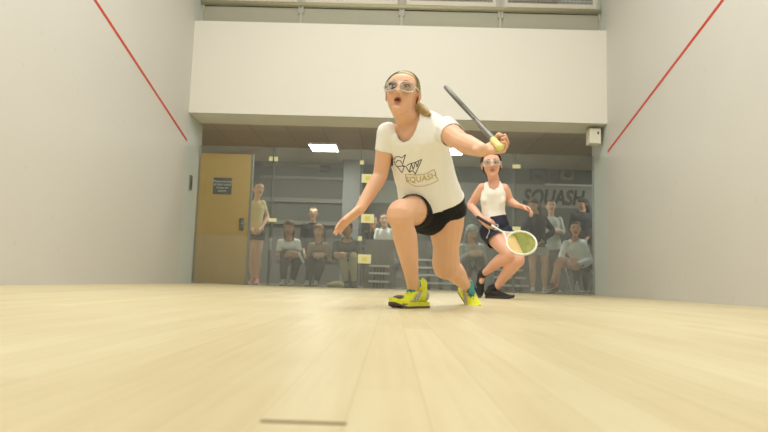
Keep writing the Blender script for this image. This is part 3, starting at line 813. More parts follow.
def pony1(bm, P):
    chain(bm, [P(.03, -.09, .0), P(.085, -.075, -.035), P(.115, -.06, -.06), P(.135, -.05, -.07)], [.022, .026, .020, .008])

fR = V((-.64, -.77, 0)).normalized(); baseR = at(425, 306, 3.15); baseR.z = .001
dL = V((.36, -.62, -.62)).normalized()
# racket axis and the gripping hand
wrist = at(*J1['wrL']); rax = V((-.2, .7, .65)).normalized()
for _ in range(6):
    hd = V((1, 0, 0)); hd = (hd-rax*hd.dot(rax)).normalized(); hn = hd.cross(rax).normalized()
    butt = wrist+hd*.062+hn*.026-rax*.042
    T = min((abs((at(452.5, 94, 2.5+i*.004)-butt).length-.685), i) for i in range(250))[1]
    rax = (at(452.5, 94, 2.5+T*.004)-butt).normalized()
o1, J, A1, c1, S1 = person('woman in cream t-shirt and black shorts lunging low, racket raised beside her head', J1, headR, (-.20, -1, .10), SK1,
    dict(top=(TEE, .42), topname='t_shirt', hem=2, ease=.014, loose=True, bottom=(BLK, (.50, .03)), waist=3, cutwaist=False, gap=.009), k=.97, vox=.0045, up=(.10, 0, 1), secs=secs1,
    tm=(1.05, 1.14), cm=(1.03, 1.05), km=(1.22, 1.4), handR=dict(d=(-.66, -.25, -.60), n=(.62, -.35, -.62), s=(.25, -.92, -.25), curl=.15, spread=.05, out=.4),
    handL=dict(d=tuple(hd), n=tuple(hn), s=tuple(rax), curl=1.15, spread=.0, out=.3), hairm=BLOND, hstyle='pulled', mouth=True,
    toeR=tuple(fR), toeL=tuple(dL), extra_hair=pony1, detail=True, cutneck=cut1, armr=(1.06, 1.22), neckr=.056, hk=1.05)
inv1 = Matrix.Translation(o1.location).inverted()
def on(par, o): o.parent = par; o.matrix_parent_inverse = Matrix.Translation(par.location).inverted(); return o
n0 = set(bpy.data.objects)
shoe(o1, J['anR'], fR, neon, .97, L=.272, vox=.005, fancy=True, base=baseR, sock=(NEON, J['anR'].lerp(J['knR'], .04)))
shoe(o1, J['anL'], dL, neon, .97, L=.258, vox=.005, fancy=True, pitchdir=V((0, -.6, .6)), sock=(mat('red_grey_sock', (150, 70, 60), .9), J['anL'].lerp(J['knL'], .06)))
for ch in o1.children: ch.matrix_parent_inverse = inv1
# protective glasses and headband
X, Y, Z = A1
def HP(x, y, z, k=.97*1.05): return c1+X*x*k+Y*y*k+Z*z*k
GLF = mat('clear_glasses_frame', (214, 218, 204), .2, spec=.8); LENS = glass_mat('lens_glass', .015, (.99, .99, .99, 1))
def glasses(body, c, A, k, inv, fm, r=.0026, lens=True):
    X, Y, Z = A
    def HP(x, y, z): return c+X*x*k+Y*y*k+Z*z*k
    bm = bmesh.new()
    for s in (-1, 1):
        pts = []
        for i in range(24):
            t = 2*PI*i/24; cx, sy = math.cos(t), math.sin(t)
            xx = s*.038+.033*math.copysign(abs(cx)**.75, cx); zz = .002+.023*math.copysign(abs(sy)**.75, sy)
            pts.append(HP(xx, .104-abs(xx)**2*5.0, zz))
        tube(bm, pts, r, n=6, closed=True)
        chain(bm, [HP(s*.069, .080, .010), HP(s*.083, .045, .012), HP(s*.085, -.01, .014)], [(.0035, .002)]*3, hint=Z, n=6)
    chain(bm, [HP(-.008, .103, .006), HP(0, .107, .009), HP(.008, .103, .006)], [r]*3, n=6)
    g = done('protective_glasses', bm, fm, body, smooth=True); g.matrix_parent_inverse = inv
    if lens:
        bm = bmesh.new()
        for s in (-1, 1):
            o_ = [HP(s*.038+.032*math.cos(2*PI*i/20), .104-abs(s*.038+.032*math.cos(2*PI*i/20))**2*5.0, .002+.022*math.sin(2*PI*i/20)) for i in range(20)]
            f_ = [bm.verts.new(p) for p in o_]; b_ = [bm.verts.new(p-Y*.002) for p in o_]
            bm.faces.new(f_); bm.faces.new(b_[::-1])
            for q in range(20): bm.faces.new((f_[q], f_[(q+1) % 20], b_[(q+1) % 20], b_[q]))
        done('lens', bm, LENS, g)
glasses(o1, c1, A1, .97*1.05, inv1, GLF)
BAND = mat('headband_grey_green', (122, 132, 118), .8)
bm = bmesh.new(); pts = []
for i in range(21):
    t = PI*i/20; pts.append(HP(.083*math.cos(t), .030-.012*math.sin(t), .022+.089*math.sin(t)))
chain(bm, pts, [(.0075, .0025)]*21, hint=Y, n=8, smooth=False); bd = done('headband', bm, BAND, o1, smooth=True); bd.matrix_parent_inverse = inv1

# print on the t-shirt
shirt = [ch for ch in o1.children if ch.name.startswith('t_shirt')][0]
bv = BVHTree.FromPolygons([v.co.copy() for v in shirt.data.vertices], [tuple(p.vertices) for p in shirt.data.polygons])
def cast(x, y, off=.0012):
    d = (at(x, y, 3)-CAM).normalized(); h, n, i, dist = bv.ray_cast(CAM, d)
    if h is None: return None
    if n.dot(d) > 0: n = -n
    return h+n*off
NAVYP = mat('navy_print', (42, 44, 66), .8); GOLD = mat('gold_print', (204, 184, 92), .7); GOLDL = mat('gold_outline_print', (176, 160, 96), .7)
def zp(x, y): return (382+x/9.6, 150+y/9.6)
def stroke(bm, pts, r):
    out = []
    for (xa, ya), (xb, yb) in zip(pts, pts[1:]):
        n = max(2, int(math.hypot(xb-xa, yb-ya)/7))
        for i in range(n):
            h = cast(*zp(xa+(xb-xa)*i/n, ya+(yb-ya)*i/n))
            if h: out.append(h)
    h = cast(*zp(*pts[-1]))
    if h: out.append(h)
    if len(out) > 1: chain(bm, out, [r]*len(out), n=6, smooth=False)
bm = bmesh.new()
for P in ([(112, 92), (130, 68), (160, 60), (190, 74), (228, 42), (212, 92), (197, 150)], [(118, 108), (128, 140), (150, 160), (190, 216)], [(136, 122), (152, 100), (178, 102), (192, 128)],
          [(146, 158), (200, 152), (214, 160), (196, 212)], [(205, 150), (232, 160), (262, 212), (284, 132), (300, 186), (322, 122), (306, 122)], [(240, 148), (262, 134), (318, 118), (382, 88), (352, 160), (320, 230)],
          [(262, 212), (296, 196), (320, 230)], [(330, 130), (336, 165), (352, 112)]):
    stroke(bm, P, .0018)
p_ = done('shirt_logo', bm, NAVYP, shirt); p_.matrix_parent_inverse = Matrix()
bm = bmesh.new()
for P in ([(225, 232), (330, 240), (420, 228), (500, 186), (508, 215)], [(318, 348), (400, 345), (470, 325), (540, 292), (528, 262)], [(225, 232), (235, 290), (270, 322), (318, 348)]): stroke(bm, P, .0013)
done('ribbon_outline', bm, GOLDL, shirt)
me = text_mesh('SQUASH', 1.0, offset=.008)
b = bmesh.new(); b.from_mesh(me); bpy.data.meshes.remove(me)
x0 = min(v.co.x for v in b.verts); x1 = max(v.co.x for v in b.verts); y0 = min(v.co.y for v in b.verts); y1 = max(v.co.y for v in b.verts)
for _ in range(2): bmesh.ops.subdivide_edges(b, edges=b.edges[:], cuts=1)
for v in b.verts:
    u = (v.co.x-x0)/(x1-x0); w = (v.co.y-y0)/(y1-y0)
    xx = 232+u*292; base = 318+20*math.sin(u*PI*.9)-45*u; hh = 62+6*u
    h = cast(*zp(xx+w*(-6), base-w*hh+ -4*u), .0018); v.co = h if h else v.co*0+cast(*zp(400, 280))
tx = done('shirt_lettering', b, GOLD, shirt)
# small white mark on the shorts
shorts = [ch for ch in o1.children if ch.name.startswith('shorts')][0]
bv = BVHTree.FromPolygons([v.co.copy() for v in shorts.data.vertices], [tuple(p.vertices) for p in shorts.data.polygons])
bm = bmesh.new(); out = [cast(x, y, .001) for x, y in ((438.5, 210.2), (440.5, 211.4), (442.5, 211.6))]
if all(out): chain(bm, out, [.0014, .003, .001], n=6, smooth=False)
done('shorts_emblem', bm, WHITEP, shorts)

# ---- rackets (one prototype each colour)
def racket(label, butt, axis, normal, framem, stringm, gripm, L=.685, glen=.17):
    a = axis.normalized(); n = (normal-a*normal.dot(a)).normalized(); s = a.cross(n)
    t = empty('squash_racket', butt, label, 'racket')
    def P(x, y, z): return a*x+s*y+n*z
    hc, ra, rb = L-.150, .142, .105
    bm = bmesh.new(); N = 48
    tube(bm, [P(hc+ra*math.cos(2*PI*i/N), rb*math.sin(2*PI*i/N), 0) for i in range(N)], (.0085, .0105), n=10, closed=True); done('racket_frame', bm, framem, t, smooth=True)
    bm = bmesh.new()
    for g in (-1, 1): chain(bm, [P(.325, g*.006, 0), P(.36, g*.018, 0), P(hc-ra*.86, g*rb*.52, 0)], [.0075, .007, .0075], n=8)
    done('throat', bm, framem, t, smooth=True)
    bm = bmesh.new(); chain(bm, [P(.16, 0, 0), P(.335, 0, 0)], [(.009, .011), (.008, .010)], n=10, hint=s, smooth=False); done('shaft', bm, framem, t, smooth=True)
    bm = bmesh.new(); chain(bm, [P(.0, 0, 0), P(.02, 0, 0), P(glen, 0, 0)], [(.016, .0175), (.0135, .015), (.013, .0145)], n=12, hint=s, smooth=False); done('grip', bm, gripm, t, smooth=True)
    if glen < .16:
        bm = bmesh.new(); chain(bm, [P(glen-.01, 0, 0), P(.19, 0, 0)], [(.0135, .015), (.011, .0125)], n=12, hint=s, smooth=False); done('handle', bm, framem, t, smooth=True)
    bm = bmesh.new(); chain(bm, [P(-.006, 0, 0), P(.004, 0, 0)], [.012, .017], n=12, smooth=False, hint=s); done('butt_cap', bm, gripm, t, smooth=True)
    bm = bmesh.new(); r = .0013
    for i in range(-7, 8):
        y = i*.0135
        h = ra*math.sqrt(max(0, 1-(y/rb)**2)); chain(bm, [P(hc-h, y, 0), P(hc+h, y, 0)], [r, r], n=4, smooth=False, cap=False)
    for i in range(-9, 10):
        x = i*.0142
        h = rb*math.sqrt(max(0, 1-(x/ra)**2)); chain(bm, [P(hc+x, -h, .001), P(hc+x, h, .001)], [r, r], n=4, smooth=False, cap=False)
    done('strings', bm, stringm, t)
    return t
GRIPY = mat('pale_yellow_grip', (232, 226, 150), .8)
vdir = (butt-CAM).normalized()
racket('grey racket held up edge-on by the nearer player', butt, rax, rax.cross(vdir)+vdir*.03, mat('grey_racket_frame', (112, 112, 104), .4, spec=.6), mat('dark_strings', (110, 110, 100), .6), GRIPY, glen=.095)

# ---- farther player
TANK = mat('white_tank', (252, 251, 246), .85, var=.02, bump=.05, bscale=200)
NAVY = mat('navy_shorts', (42, 46, 66), .8); BRN = mat('dark_brown_hair', (66, 48, 38), .6, var=.2, scale=60)
blacksh = scol(mat('black_shoe', (40, 38, 40), .6), mat('black_shoe2', (56, 54, 56), .6), BLACKP, mat('grey_lace', (120, 118, 118), .7))
Y2 = 5.55
secs2 = [pxsec(486, 232, 506, 235, Y2, .085), pxsec(483, 224, 508, 227, Y2, .108), pxsec(482.5, 216, 505.5, 218, Y2, .10), pxsec(482.5, 208, 504, 210, Y2-.02, .088),
         pxsec(481, 199, 505, 201, Y2-.04, .098), pxsec(481.5, 192, 505, 193.5, Y2-.06, .100), pxsec(483, 185.5, 504, 187, Y2-.07, .080), pxsec(488, 181, 500, 182, Y2-.07, .055)]
J2 = dict(shR=(482.5, 188, Y2-.05), shL=(504, 188.5, Y2-.08), neck=(494, 181, Y2-.07), elR=(470.5, 205, Y2+.06), wrR=(481, 218, Y2-.1), elL=(511, 202, Y2-.02), wrL=(518, 205.5, Y2-.16),
          hipR=(490.5, 232, Y2), hipL=(502, 234, Y2), knR=(510, 255, Y2-.20), anR=(482, 275, Y2+.16), knL=(519.5, 259.5, Y2-.20), anL=(494, 290, Y2+.08))
dR2 = V((-.15, -.25, -.85)).normalized(); dL2 = V((.86, -.45, 0)).normalized()
base2 = at(486.5, 297.5, Y2+.10); base2.z = .001
o2, JJ, A2, c2, S2 = person('woman in white tank top and navy shorts running behind the nearer player', J2, (491.5, 165, Y2-.13), (-.12, -1, -.02), SK2,
    dict(top=(TANK, None), topname='tank_top', hem=1, ease=.007, bottom=(NAVY, (.36, .36)), waist=3, cutwaist=True, shoes=blacksh, flare=1.12), k=.96, hk=1.12, vox=.0065, up=(-.08, 0, 1), secs=secs2,
    handR=dict(d=(.5, -.4, -.45), n=(.5, .3, -.3), s=(.2, -.8, .3), curl=.9, out=.3), handL=dict(d=(.9, -.3, -.3), n=(-.2, -.2, -1), s=(0, -1, .1), curl=.6), hairm=BRN, hstyle='bun',
    toeR=tuple(dR2), toeL=tuple(dL2), tm=(1, 1.05), shoe_kw=dict(upR=(0, -1, .2), baseL=base2, sock=BLACKP, sockh=.12), neckr=.05)
inv2 = Matrix.Translation(o2.location).inverted()
glasses(o2, c2, A2, .96*1.12, inv2, GLF, r=.003)
sh2 = [ch for ch in o2.children if ch.name.startswith('shorts')][0]
bv = BVHTree.FromPolygons([v.co.copy() for v in sh2.data.vertices], [tuple(p.vertices) for p in sh2.data.polygons])
bm = bmesh.new()
out = [cast(x, y, .002) for x, y in ((494.2, 225.5), (495.5, 224.2), (497, 224.4), (498, 225.8), (497, 227.4), (495.5, 227.2), (494.2, 225.5))]
out = [q for q in out if q]
if len(out) > 2: chain(bm, out, [.007]*len(out), n=8, smooth=False)
done('shorts_emblem', bm, WHITEP, sh2)
bm = bmesh.new()
for P in ([(489, 226), (489.5, 232), (487, 238), (483, 241)], [(489, 228), (496, 230), (503, 232)]):
    q = [cast(x, y, .002) for x, y in P]; q = [z for z in q if z]
    if len(q) > 1: chain(bm, q, [.005]*len(q), n=6, smooth=False)
done('shorts_piping', bm, WHITEP, sh2)
ha = at(482.5, 220, Y2-.14); tip = at(527.5, 249.5, Y2-.40)
ax2 = (tip-ha).normalized(); ax2 = V((ax2.x, ax2.y, ax2.z))
# keep true racket length: let the tip come forward
dx = tip-ha; need = .585; fl2 = math.sqrt(max(.01, need**2-dx.x**2-dx.z**2)); ax2 = V((dx.x, -fl2, dx.z)).normalized()
racket('white framed racket with yellow-green strings held low by the farther player', ha-ax2*.06, ax2, V((0, -1, .12)), mat('white_racket_frame', (232, 232, 220), .4), mat('yellow_green_strings', (216, 226, 84), .5), BLACKP)

# ---- spectators
def feet(xy, Y): return at(xy[0], xy[1], Y)
GREYH = mat('grey_hoodie', (168, 170, 166), .9, var=.12, scale=12); KHAKI = mat('khaki_cloth', (186, 176, 140), .9); DK = mat('dark_trousers', (62, 62, 66), .9)
POLO = mat('white_polo', (244, 246, 242), .9); MAUVE = mat('mauve_top', (160, 138, 122), .9); BLKT = mat('black_jacket', (46, 47, 52), .9); DGREEN = mat('dark_green_grey_jacket', (74, 80, 74), .9)
NAVYT = mat('navy_top', (52, 52, 70), .9); LGREY = mat('light_grey_shorts', (178, 178, 172), .9); WJ = mat('white_jacket', (240, 243, 238), .85, var=.03); MAR = mat('maroon_shorts', (104, 62, 62), .9)
HB_ = mat('brown_hair', (98, 72, 50), .7, var=.2, scale=50); HD_ = mat('black_hair', (48, 40, 36), .7, var=.2, scale=50); HL_ = mat('light_brown_hair', (146, 112, 76), .7, var=.2, scale=50)
OLIVE = mat('khaki_tee', (222, 208, 160), .9)
wsh = scol(WHITEP, WHITEP, SILV, WHITEP); pksh = scol(mat('coral_shoe', (226, 120, 96), .6), WHITEP, WHITEP, WHITEP); dsh = scol(BLACKP, BLACKP, BLACKP, BLACKP)
bl = mat('blue_jeans', (84, 92, 118), .9, var=.08)
FY = {}
def gz0(Y, x): # picture row of the floor at depth Y
    lo, hi = 250., 330.
    for _ in range(40):
        m = (lo+hi)/2
        if at(x, m, Y).z > 0: lo = m
        else: hi = m
    return lo
def ank(x, Y, h=.085):
    p = at(x, gz0(Y, x), Y); p.z = h; return p
G = 'people watching behind the glass'
# standing girl next to the wooden door
Y = 10.5
person('person in khaki t-shirt and black shorts standing beside the wooden door behind the glass', dict(shR=(250.5, 204, Y), shL=(262.5, 203, Y+.05), elR=(248, 219, Y+.12), wrR=(252, 229, Y-.1), elL=(267.5, 217, Y+.1), wrL=(261.5, 228, Y-.1),
    hipR=(251.5, 235, Y), hipL=(259, 235, Y), knR=(252, 259, Y-.02), knL=(257.5, 259, Y), anR=ank(252.5, Y), anL=ank(257, Y)), (258.5, 189.5, Y-.03), (.55, -.8, -.05), SK3,
    dict(top=(OLIVE, .5), topname='t_shirt', hem=1, ease=.008, w=.9, bottom=(BLKT, .22), shoes=pksh), k=1.0, hairm=HB_, hstyle='pulled', toeR=(-.3, -1, 0), toeL=(.1, -1, 0), neckr=.045)
# seated man in the white polo
def seated(label, x, yh, Y, cl, skin, hairm, hs, k=1.0, dx=(9, 9), shy=14, hipy=262, knees=None, anks=None, look=(0, -1, 0), hw=8.5, hands=None, lean=.12, **kw):
    yf = gz0(Y, x)
    kn = knees or (x-7, x+6); an_ = anks or (x-8, x+6)
    zk = .50*k
    def atz(xx, YY, z):
        p = at(xx, gz0(YY, xx), YY); p.z = z; return p
    J_ = dict(shR=(x-hw, yh+shy, Y+.05), shL=(x+hw, yh+shy, Y+.05), hipR=atz(x-5, Y+.28, .50), hipL=atz(x+5, Y+.28, .50), knR=atz(kn[0], Y-.12, zk), knL=atz(kn[1], Y-.12, zk), anR=atz(an_[0], Y-.08, .085), anL=atz(an_[1], Y-.08, .085),
              elR=(x-hw-2.5, yh+shy+14, Y+.05), elL=(x+hw+2.5, yh+shy+14, Y+.05))
    hx = hands or (x-2, x+2, yh+shy+15)
    J_['wrR'] = at(hx[0]-2.5, hx[2], Y-.17); J_['wrL'] = at(hx[1]+2.5, hx[2], Y-.17)
    hR = dict(d=(.8, -.4, -.2), curl=.5); hL = dict(d=(-.8, -.4, -.2), curl=.5)
    if 'J' in kw: J_.update(kw.pop('J'))
    if 'handR' not in kw: kw['handR'] = hR
    if 'handL' not in kw: kw['handL'] = hL
    return person(label, J_, (x+kw.pop('hx', 0), yh, Y-lean+.05), look, skin, cl, k=k, hairm=hairm, hstyle=hs, **kw)
seated('person in white polo shirt and dark trousers sitting on a bench with hands together', 289, 228.5, 10.35, dict(top=(POLO, .6), topname='polo_shirt', ease=.02, bottom=(DK, 2), shoes=wsh, w=1.08), SK4, HB_, 'long', female=False, look=(.05, -1, -.15), k=1.06, hands=(291, 293, 253), knees=(283, 297), anks=(283, 292))
seated('person with light brown hair and mauve top sitting beside the white polo shirt', 318.5, 231.5, 10.45, dict(top=(MAUVE, 1.5), topname='sweater', ease=.014, bottom=(DK, 2), shoes=wsh), SK3, HL_, 'long', look=(-.05, -1, -.1), k=.94, hw=7.5, hands=(317, 320, 254), knees=(311, 322), anks=(307, 316))
Y = 11.7
oE, _, AE, cE, _ = person('person with glasses in black jacket with white collar standing behind the bench', dict(shR=(304.5, 226, Y), shL=(321.5, 226, Y), elR=(302, 240, Y), wrR=(304, 252, Y-.1), elL=(324, 240, Y), wrL=(322, 252, Y-.1),
    hipR=(309, 248, Y), hipL=(317, 248, Y), knR=(309, 266, Y), knL=(317, 266, Y), anR=ank(309, Y), anL=ank(317, Y)), (313.3, 213.5, Y-.05), (.1, -1, 0), SK3,
    dict(top=(BLKT, 1.5), topname='jacket', ease=.018, bottom=(DK, 2), shoes=dsh, w=1.05), k=1.0, hairm=HD_, hstyle='short', female=False)
glasses(oE, cE, AE, 1.13, Matrix.Translation(oE.location).inverted(), BLACKP, lens=False)
seated('person in dark jacket and khaki trousers sitting near the hinge side of the glass door', 347, 229, 10.4, dict(top=(DGREEN, 1.5), topname='jacket', ease=.03, bottom=(KHAKI, 2), shoes=dsh, w=1.15), SK4, HD_, 'short', female=False, k=1.04, hw=10, look=(-.3, -1, -.3), knees=(341, 352), anks=(346, 354), hands=(338, 342, 254))
seated('person in white t-shirt sitting behind the lowest rows of the bleacher', 384.5, 220, 11.4, dict(top=(POLO, .6), topname='t_shirt', ease=.02, bottom=(bl, 2), shoes=dsh), SK3, HB_, 'short', female=False, k=.98, shy=11, hw=7, knees=(382, 392), anks=(383, 392))
seated('person in dark jacket sitting left of the white t-shirt behind the glass door', 373, 222, 11.7, dict(top=(BLKT, 1.5), topname='jacket', ease=.02, bottom=(DK, 2), shoes=dsh), SK4, HD_, 'short', female=False, k=.96, shy=11, hw=7)
seated('person in light grey patterned hoodie sitting hunched between the two players', 472, 233, 10.4, dict(top=(GREYH, 1.5), topname='hoodie', ease=.035, bottom=(DK, 2), shoes=dsh, w=1.1), SK3, GREYH, 'long', female=False, k=1.02, hw=10, hands=(474, 478, 252), knees=(466, 480), anks=(468, 482), look=(.3, -1, -.5))
Y = 10.3
person('long haired person in navy top and light grey shorts standing behind the glass', dict(shR=(530.5, 217, Y), shL=(544, 219, Y+.1), elR=(524, 230, Y+.02), wrR=(530, 241, Y-.1), elL=(552.5, 231, Y+.1), wrL=(541, 242, Y-.05),
    hipR=(533, 248, Y), hipL=(542.5, 248, Y), knR=(532.5, 267, Y-.03), knL=(545, 267, Y), anR=ank(533, Y), anL=ank(545, Y)), (533.5, 205.5, Y-.03), (-.6, -.7, -.3), SK3,
    dict(top=(NAVYT, 1.2), topname='top', ease=.014, bottom=(LGREY, .42), shoes=wsh, flare=1.1), k=.97, hairm=HB_, hstyle='long', toeR=(-.3, -1, 0), toeL=(.3, -1, 0))
Y = 11.2
person('person in pale grey long sleeved shirt standing with folded arms behind the navy top', dict(shR=(543, 220, Y), shL=(559.5, 220, Y), elR=(542, 234, Y-.05), wrR=(553, 231, Y-.22), elL=(562.5, 233, Y-.05), wrL=(550, 228.5, Y-.25),
    hipR=(547.5, 250, Y), hipL=(556.5, 250, Y), knR=(547.5, 269, Y), knL=(557, 269, Y), anR=ank(547, Y), anL=ank(557, Y)), (551, 206.5, Y-.05), (-.1, -1, 0), SK3,
    dict(top=(mat('pale_grey_shirt', (196, 198, 192), .9), 1.5), topname='shirt', ease=.018, bottom=(mat('grey_trousers', (130, 130, 128), .9), 2), shoes=wsh, w=1.05), k=.98, hairm=HB_, hstyle='short', female=False,
    handR=dict(d=(.9, -.2, .2), curl=.4), handL=dict(d=(-.9, -.1, .1), curl=.4))
Y = 10.35
def atz(xx, YY, z):
    p = at(xx, gz0(YY, xx), YY); p.z = z; return p
person('seated person in white jacket and maroon shorts with crossed legs on a folding chair', dict(shR=(566, 243.5, Y+.03), shL=(583.5, 244, Y+.1), elR=(561.5, 257, Y), wrR=(570, 264, Y-.2), elL=(589, 259, Y+.1), wrL=(576, 264.5, Y-.15),
    hipR=atz(580, Y+.15, .50), hipL=atz(586, Y+.2, .50), knR=atz(557, Y-.08, .50), knL=atz(560, Y-.22, .56), anR=atz(556.5, Y-.05, .09), anL=atz(551.5, Y-.28, .16)), (575.5, 229.5, Y-.05), (-.25, -1, 0), SK2,
    dict(top=(WJ, 1.5), topname='jacket', ease=.035, bottom=(MAR, .30), shoes=scol(mat('sandal_brown', (150, 116, 96), .7), WHITEP, BLACKP, BLACKP), w=1.08), k=1.0, hairm=HB_, hstyle='bun', toeR=(-.6, -.8, 0), toeL=(-.7, -.6, -.2), shoe_kw=dict(upL=(0, 0, 1)))
Y = 12.0
person('person in black hooded jacket standing in the shade behind the seated white jacket', dict(shR=(573.5, 215, Y), shL=(590, 215, Y), elR=(571, 229, Y), wrR=(575, 238, Y-.15), elL=(592.5, 229, Y), wrL=(588, 238, Y-.15),
    hipR=(577.5, 245, Y), hipL=(586, 245, Y), knR=(577.5, 264, Y), knL=(586, 264, Y), anR=ank(577, Y), anL=ank(586, Y)), (583, 204.5, Y), (-.9, -.3, -.2), SK4,
    dict(top=(BLKT, 1.5), topname='hooded_jacket', ease=.03, bottom=(DK, 2), shoes=dsh, w=1.1), k=.98, hairm=BLKT, hstyle='long', female=False)

# ---- benches, chairs, bags
def bench(x0, x1, Y, z, label, name='bench'):
    a = atz(x0, Y, 0); b = atz(x1, Y, 0); L_ = b.x-a.x
    t = empty(name, ((a.x+b.x)/2, Y, 0), label, 'bench')
    bm = bmesh.new(); box(bm, -L_/2, L_/2, -.17, .17, z-.04, z); done('seat', bm, mat('bench_dark_seat', (58, 58, 60), .6), t, bevel=.006)
    for s in (-1, 1):
        bm = bmesh.new(); X = s*(L_/2-.12)
        box(bm, X-.02, X+.02, -.15, -.11, 0, z-.04); box(bm, X-.02, X+.02, .11, .15, 0, z-.04); box(bm, X-.02, X+.02, -.11, .11, .1, .14)
        done('leg', bm, DARKM, t)
    return t
bench(276, 357, 10.68, .42, 'long dark bench under the three seated people on the left')
def bleacher(x0, x1, Y, label, steps=((.13, 0), (.27, .22), (.41, .45), (.56, .75)), dp=.20):
    a = atz(x0, Y, 0); b = atz(x1, Y, 0); L_ = b.x-a.x; t = empty('bleacher', ((a.x+b.x)/2, Y, 0), label, 'bleacher')
    for i, (z, y) in enumerate(steps):
        bm = bmesh.new(); box(bm, -L_/2, L_/2, y, y+dp, z-.035, z); done('plank', bm, ALU, t, bevel=.004)
    for X in np.linspace(-L_/2+.1, L_/2-.1, 4):
        bm = bmesh.new(); X = float(X)
        for z, y in steps: box(bm, X-.015, X+.015, y+dp/2-.02, y+dp/2+.02, 0, z-.035)
        box(bm, X-.015, X+.015, dp/2, steps[-1][1]+dp/2, .03, .06); done('support', bm, DARKM, t)
    return t
bleacher(368, 389, 10.5, 'low stepped aluminium bleacher left of the planted front leg', ((.13, 0), (.27, .10), (.40, .20)), .09)
bleacher(411, 462, 10.9, 'low stepped aluminium bleacher seen between the legs of the nearer player')
bleacher(498, 529, 10.7, 'low stepped aluminium bleacher right of the farther player')
bench(364, 398, 11.72, .40, 'dark bench under the two people behind the glass door')
bench(461, 486, 10.72, .42, 'dark bench under the person in the grey hoodie')
a = atz(363.5, 10.85, 0); b = atz(394, 10.85, 0); hc_ = at(378, 239.5, 10.85).z
t = empty('low_cabinet', ((a.x+b.x)/2, 10.98, 0), 'plain grey low cabinet behind the left bleacher and the glass door', 'cabinet'); w_ = (b.x-a.x)/2
bm = bmesh.new(); box(bm, -w_, w_, -.11, .05, .0, hc_); done('body', bm, mat('cabinet_grey', (122, 116, 112), .7), t, bevel=.006)
for s_ in (-1, 1):
    bm = bmesh.new(); box(bm, s_*w_/2-w_/2+.01, s_*w_/2+w_/2-.01, -.125, -.111, .06, hc_-.03); done('door', bm, mat('cabinet_grey', (122, 116, 112), .7), t, bevel=.003)
# folding chair
p = atz(581, 10.5, 0)
t = empty('folding_chair', (p.x, 10.5, 0), 'light metal folding chair under the person in the white jacket', 'chair')
CH = mat('chair_metal', (176, 176, 168), .4, metal=.4)
bm = bmesh.new(); box(bm, -.21, .21, -.20, .18, .42, .44); done('seat', bm, mat('chair_seat', (120, 118, 112), .6), t, bevel=.006)
bm = bmesh.new(); box(bm, -.21, .21, .24, .26, .68, .86); done('backrest', bm, mat('chair_back', (130, 128, 122), .6), t, bevel=.006)
for s in (-1, 1):
    bm = bmesh.new(); chain(bm, [(s*.22, .26, .86), (s*.22, .16, .45), (s*.22, -.26, .01)], [.012]*3, n=8, smooth=False); done('leg', bm, CH, t, smooth=True)
    bm = bmesh.new(); chain(bm, [(s*.20, -.18, .43), (s*.20, .28, .01)], [.012]*2, n=8, smooth=False); done('leg', bm, CH, t, smooth=True)
bm = bmesh.new()
for y, z in ((-.22, .05), (.24, .05)): chain(bm, [(-.21, y, z), (.21, y, z)], [.010]*2, n=8, smooth=False)
done('stretcher', bm, CH, t, smooth=True)
# bottle, bag, rolled paper
p = atz(577, 10.05, 0)
t = empty('water_bottle', (p.x, 10.05, 0), 'pale plastic water bottle on the floor under the folding chair', 'bottle')
bm = bmesh.new(); chain(bm, [(0, 0, .012), (0, 0, .13), (0, 0, .165), (0, 0, .185)], [.035, .035, .020, .014], n=16, sub=2); done('bottle_body', bm, mat('bottle_plastic', (190, 194, 186), .3), t, smooth=True)
bm = bmesh.new(); chain(bm, [(0, 0, .19), (0, 0, .205)], [.016, .016], n=12, smooth=False); done('bottle_cap', bm, WHITEP, t, smooth=True)
p = atz(336, 9.98, 0)
t = empty('sports_bag', (p.x, 9.98, 0), 'small beige cloth bag on the floor by the khaki trousers', 'bag')
bm = bmesh.new(); chain(bm, [(-.12, 0, .035), (-.05, 0, .05), (.05, 0, .055), (.11, 0, .035)], [(.05, .03), (.07, .045), (.07, .05), (.05, .03)], hint=V((0, 1, 0)), n=14); me = skin_union(bm, .008, 2); wrinkle(me, .006, 20)
for q in me.polygons: q.use_smooth = True
link('bag_body', me, mat('beige_cloth', (206, 192, 146), .9), t)
bm = bmesh.new(); chain(bm, [(-.07, -.01, .085), (0, -.02, .12), (.07, -.01, .09)], [.006]*3, n=6); done('bag_handle', bm, mat('bag_strap', (150, 138, 106), .9), t, smooth=True)
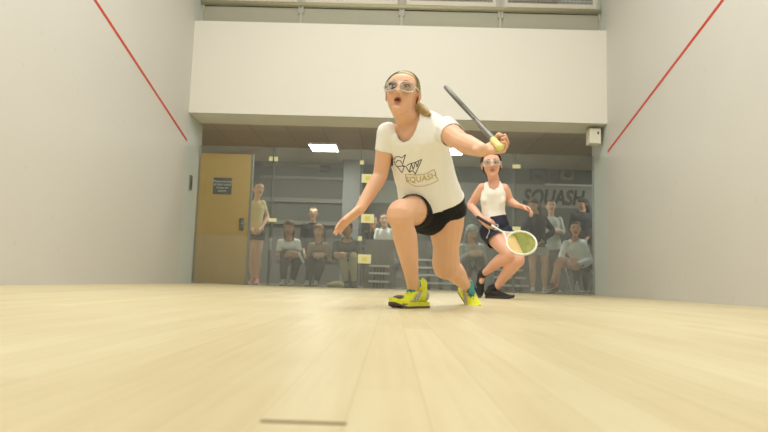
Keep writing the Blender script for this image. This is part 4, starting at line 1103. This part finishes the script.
a = at(299, 253, 10.0); b = at(303.5, 262.5, 10.0)
bm = bmesh.new(); chain(bm, [a, b], [.022, .020], n=12, smooth=False); o = done('paper_roll', bm, WHITEP, smooth=True); tag(o, 'white rolled paper held at the knee of the person in the white polo', 'paper')

# ------------------------------------------------------------ light
def area(name, loc, sx, sy, e, col=(.985, 1, .99), rot=(0, 0, 0)):
    l = bpy.data.lights.new(name, 'AREA'); l.shape = 'RECTANGLE'; l.size = sx; l.size_y = sy; l.energy = e; l.color = col
    o = bpy.data.objects.new(name, l); C.objects.link(o); o.location = loc; o.rotation_euler = rot; return o
CP = mat('court_lamp_diffuser', (255, 248, 228), .5, emit=3)
LW = 52
for i, y in enumerate((.9, 3.1, 5.4)):
    for x in (-1.0, 1.0):
        t = empty('court_light', (x, y, H-.06), 'long white court ceiling light high above the floor', 'ceiling light', 'court ceiling lights')
        bm = bmesh.new(); box(bm, -.75, .75, -.2, .2, .0, .058); done('lamp_housing', bm, WHITEP, t)
        bm = bmesh.new(); box(bm, -.72, .72, -.17, .17, -.008, -.001); done('diffuser', bm, CP, t)
        lo = area('court_lamp', (0, 0, -.02), 1.4, .34, LW); lo.parent = t
for x in (-1.6, 1.6):
    t = empty('gallery_light', (x, 10.8, H-.06), 'ceiling light above the gallery', 'ceiling light', 'gallery ceiling lights')
    bm = bmesh.new(); box(bm, -.6, .6, -.15, .15, 0, .058); done('lamp_housing', bm, WHITEP, t)
    lo = area('gallery_lamp', (0, 0, -.02), 1.1, .28, 25); lo.parent = t
w = bpy.data.worlds.new('world'); bpy.context.scene.world = w; w.use_nodes = True
w.node_tree.nodes['Background'].inputs[0].default_value = (1, .96, .86, 1); w.node_tree.nodes['Background'].inputs[1].default_value = .15
sc = bpy.context.scene
sc.view_settings.view_transform = 'Standard'; sc.view_settings.look = 'None'; sc.view_settings.gamma = 1; sc.view_settings.use_curve_mapping = False
sc.view_settings.exposure = .35
sc.cycles.max_bounces = 8; sc.cycles.transparent_max_bounces = 16
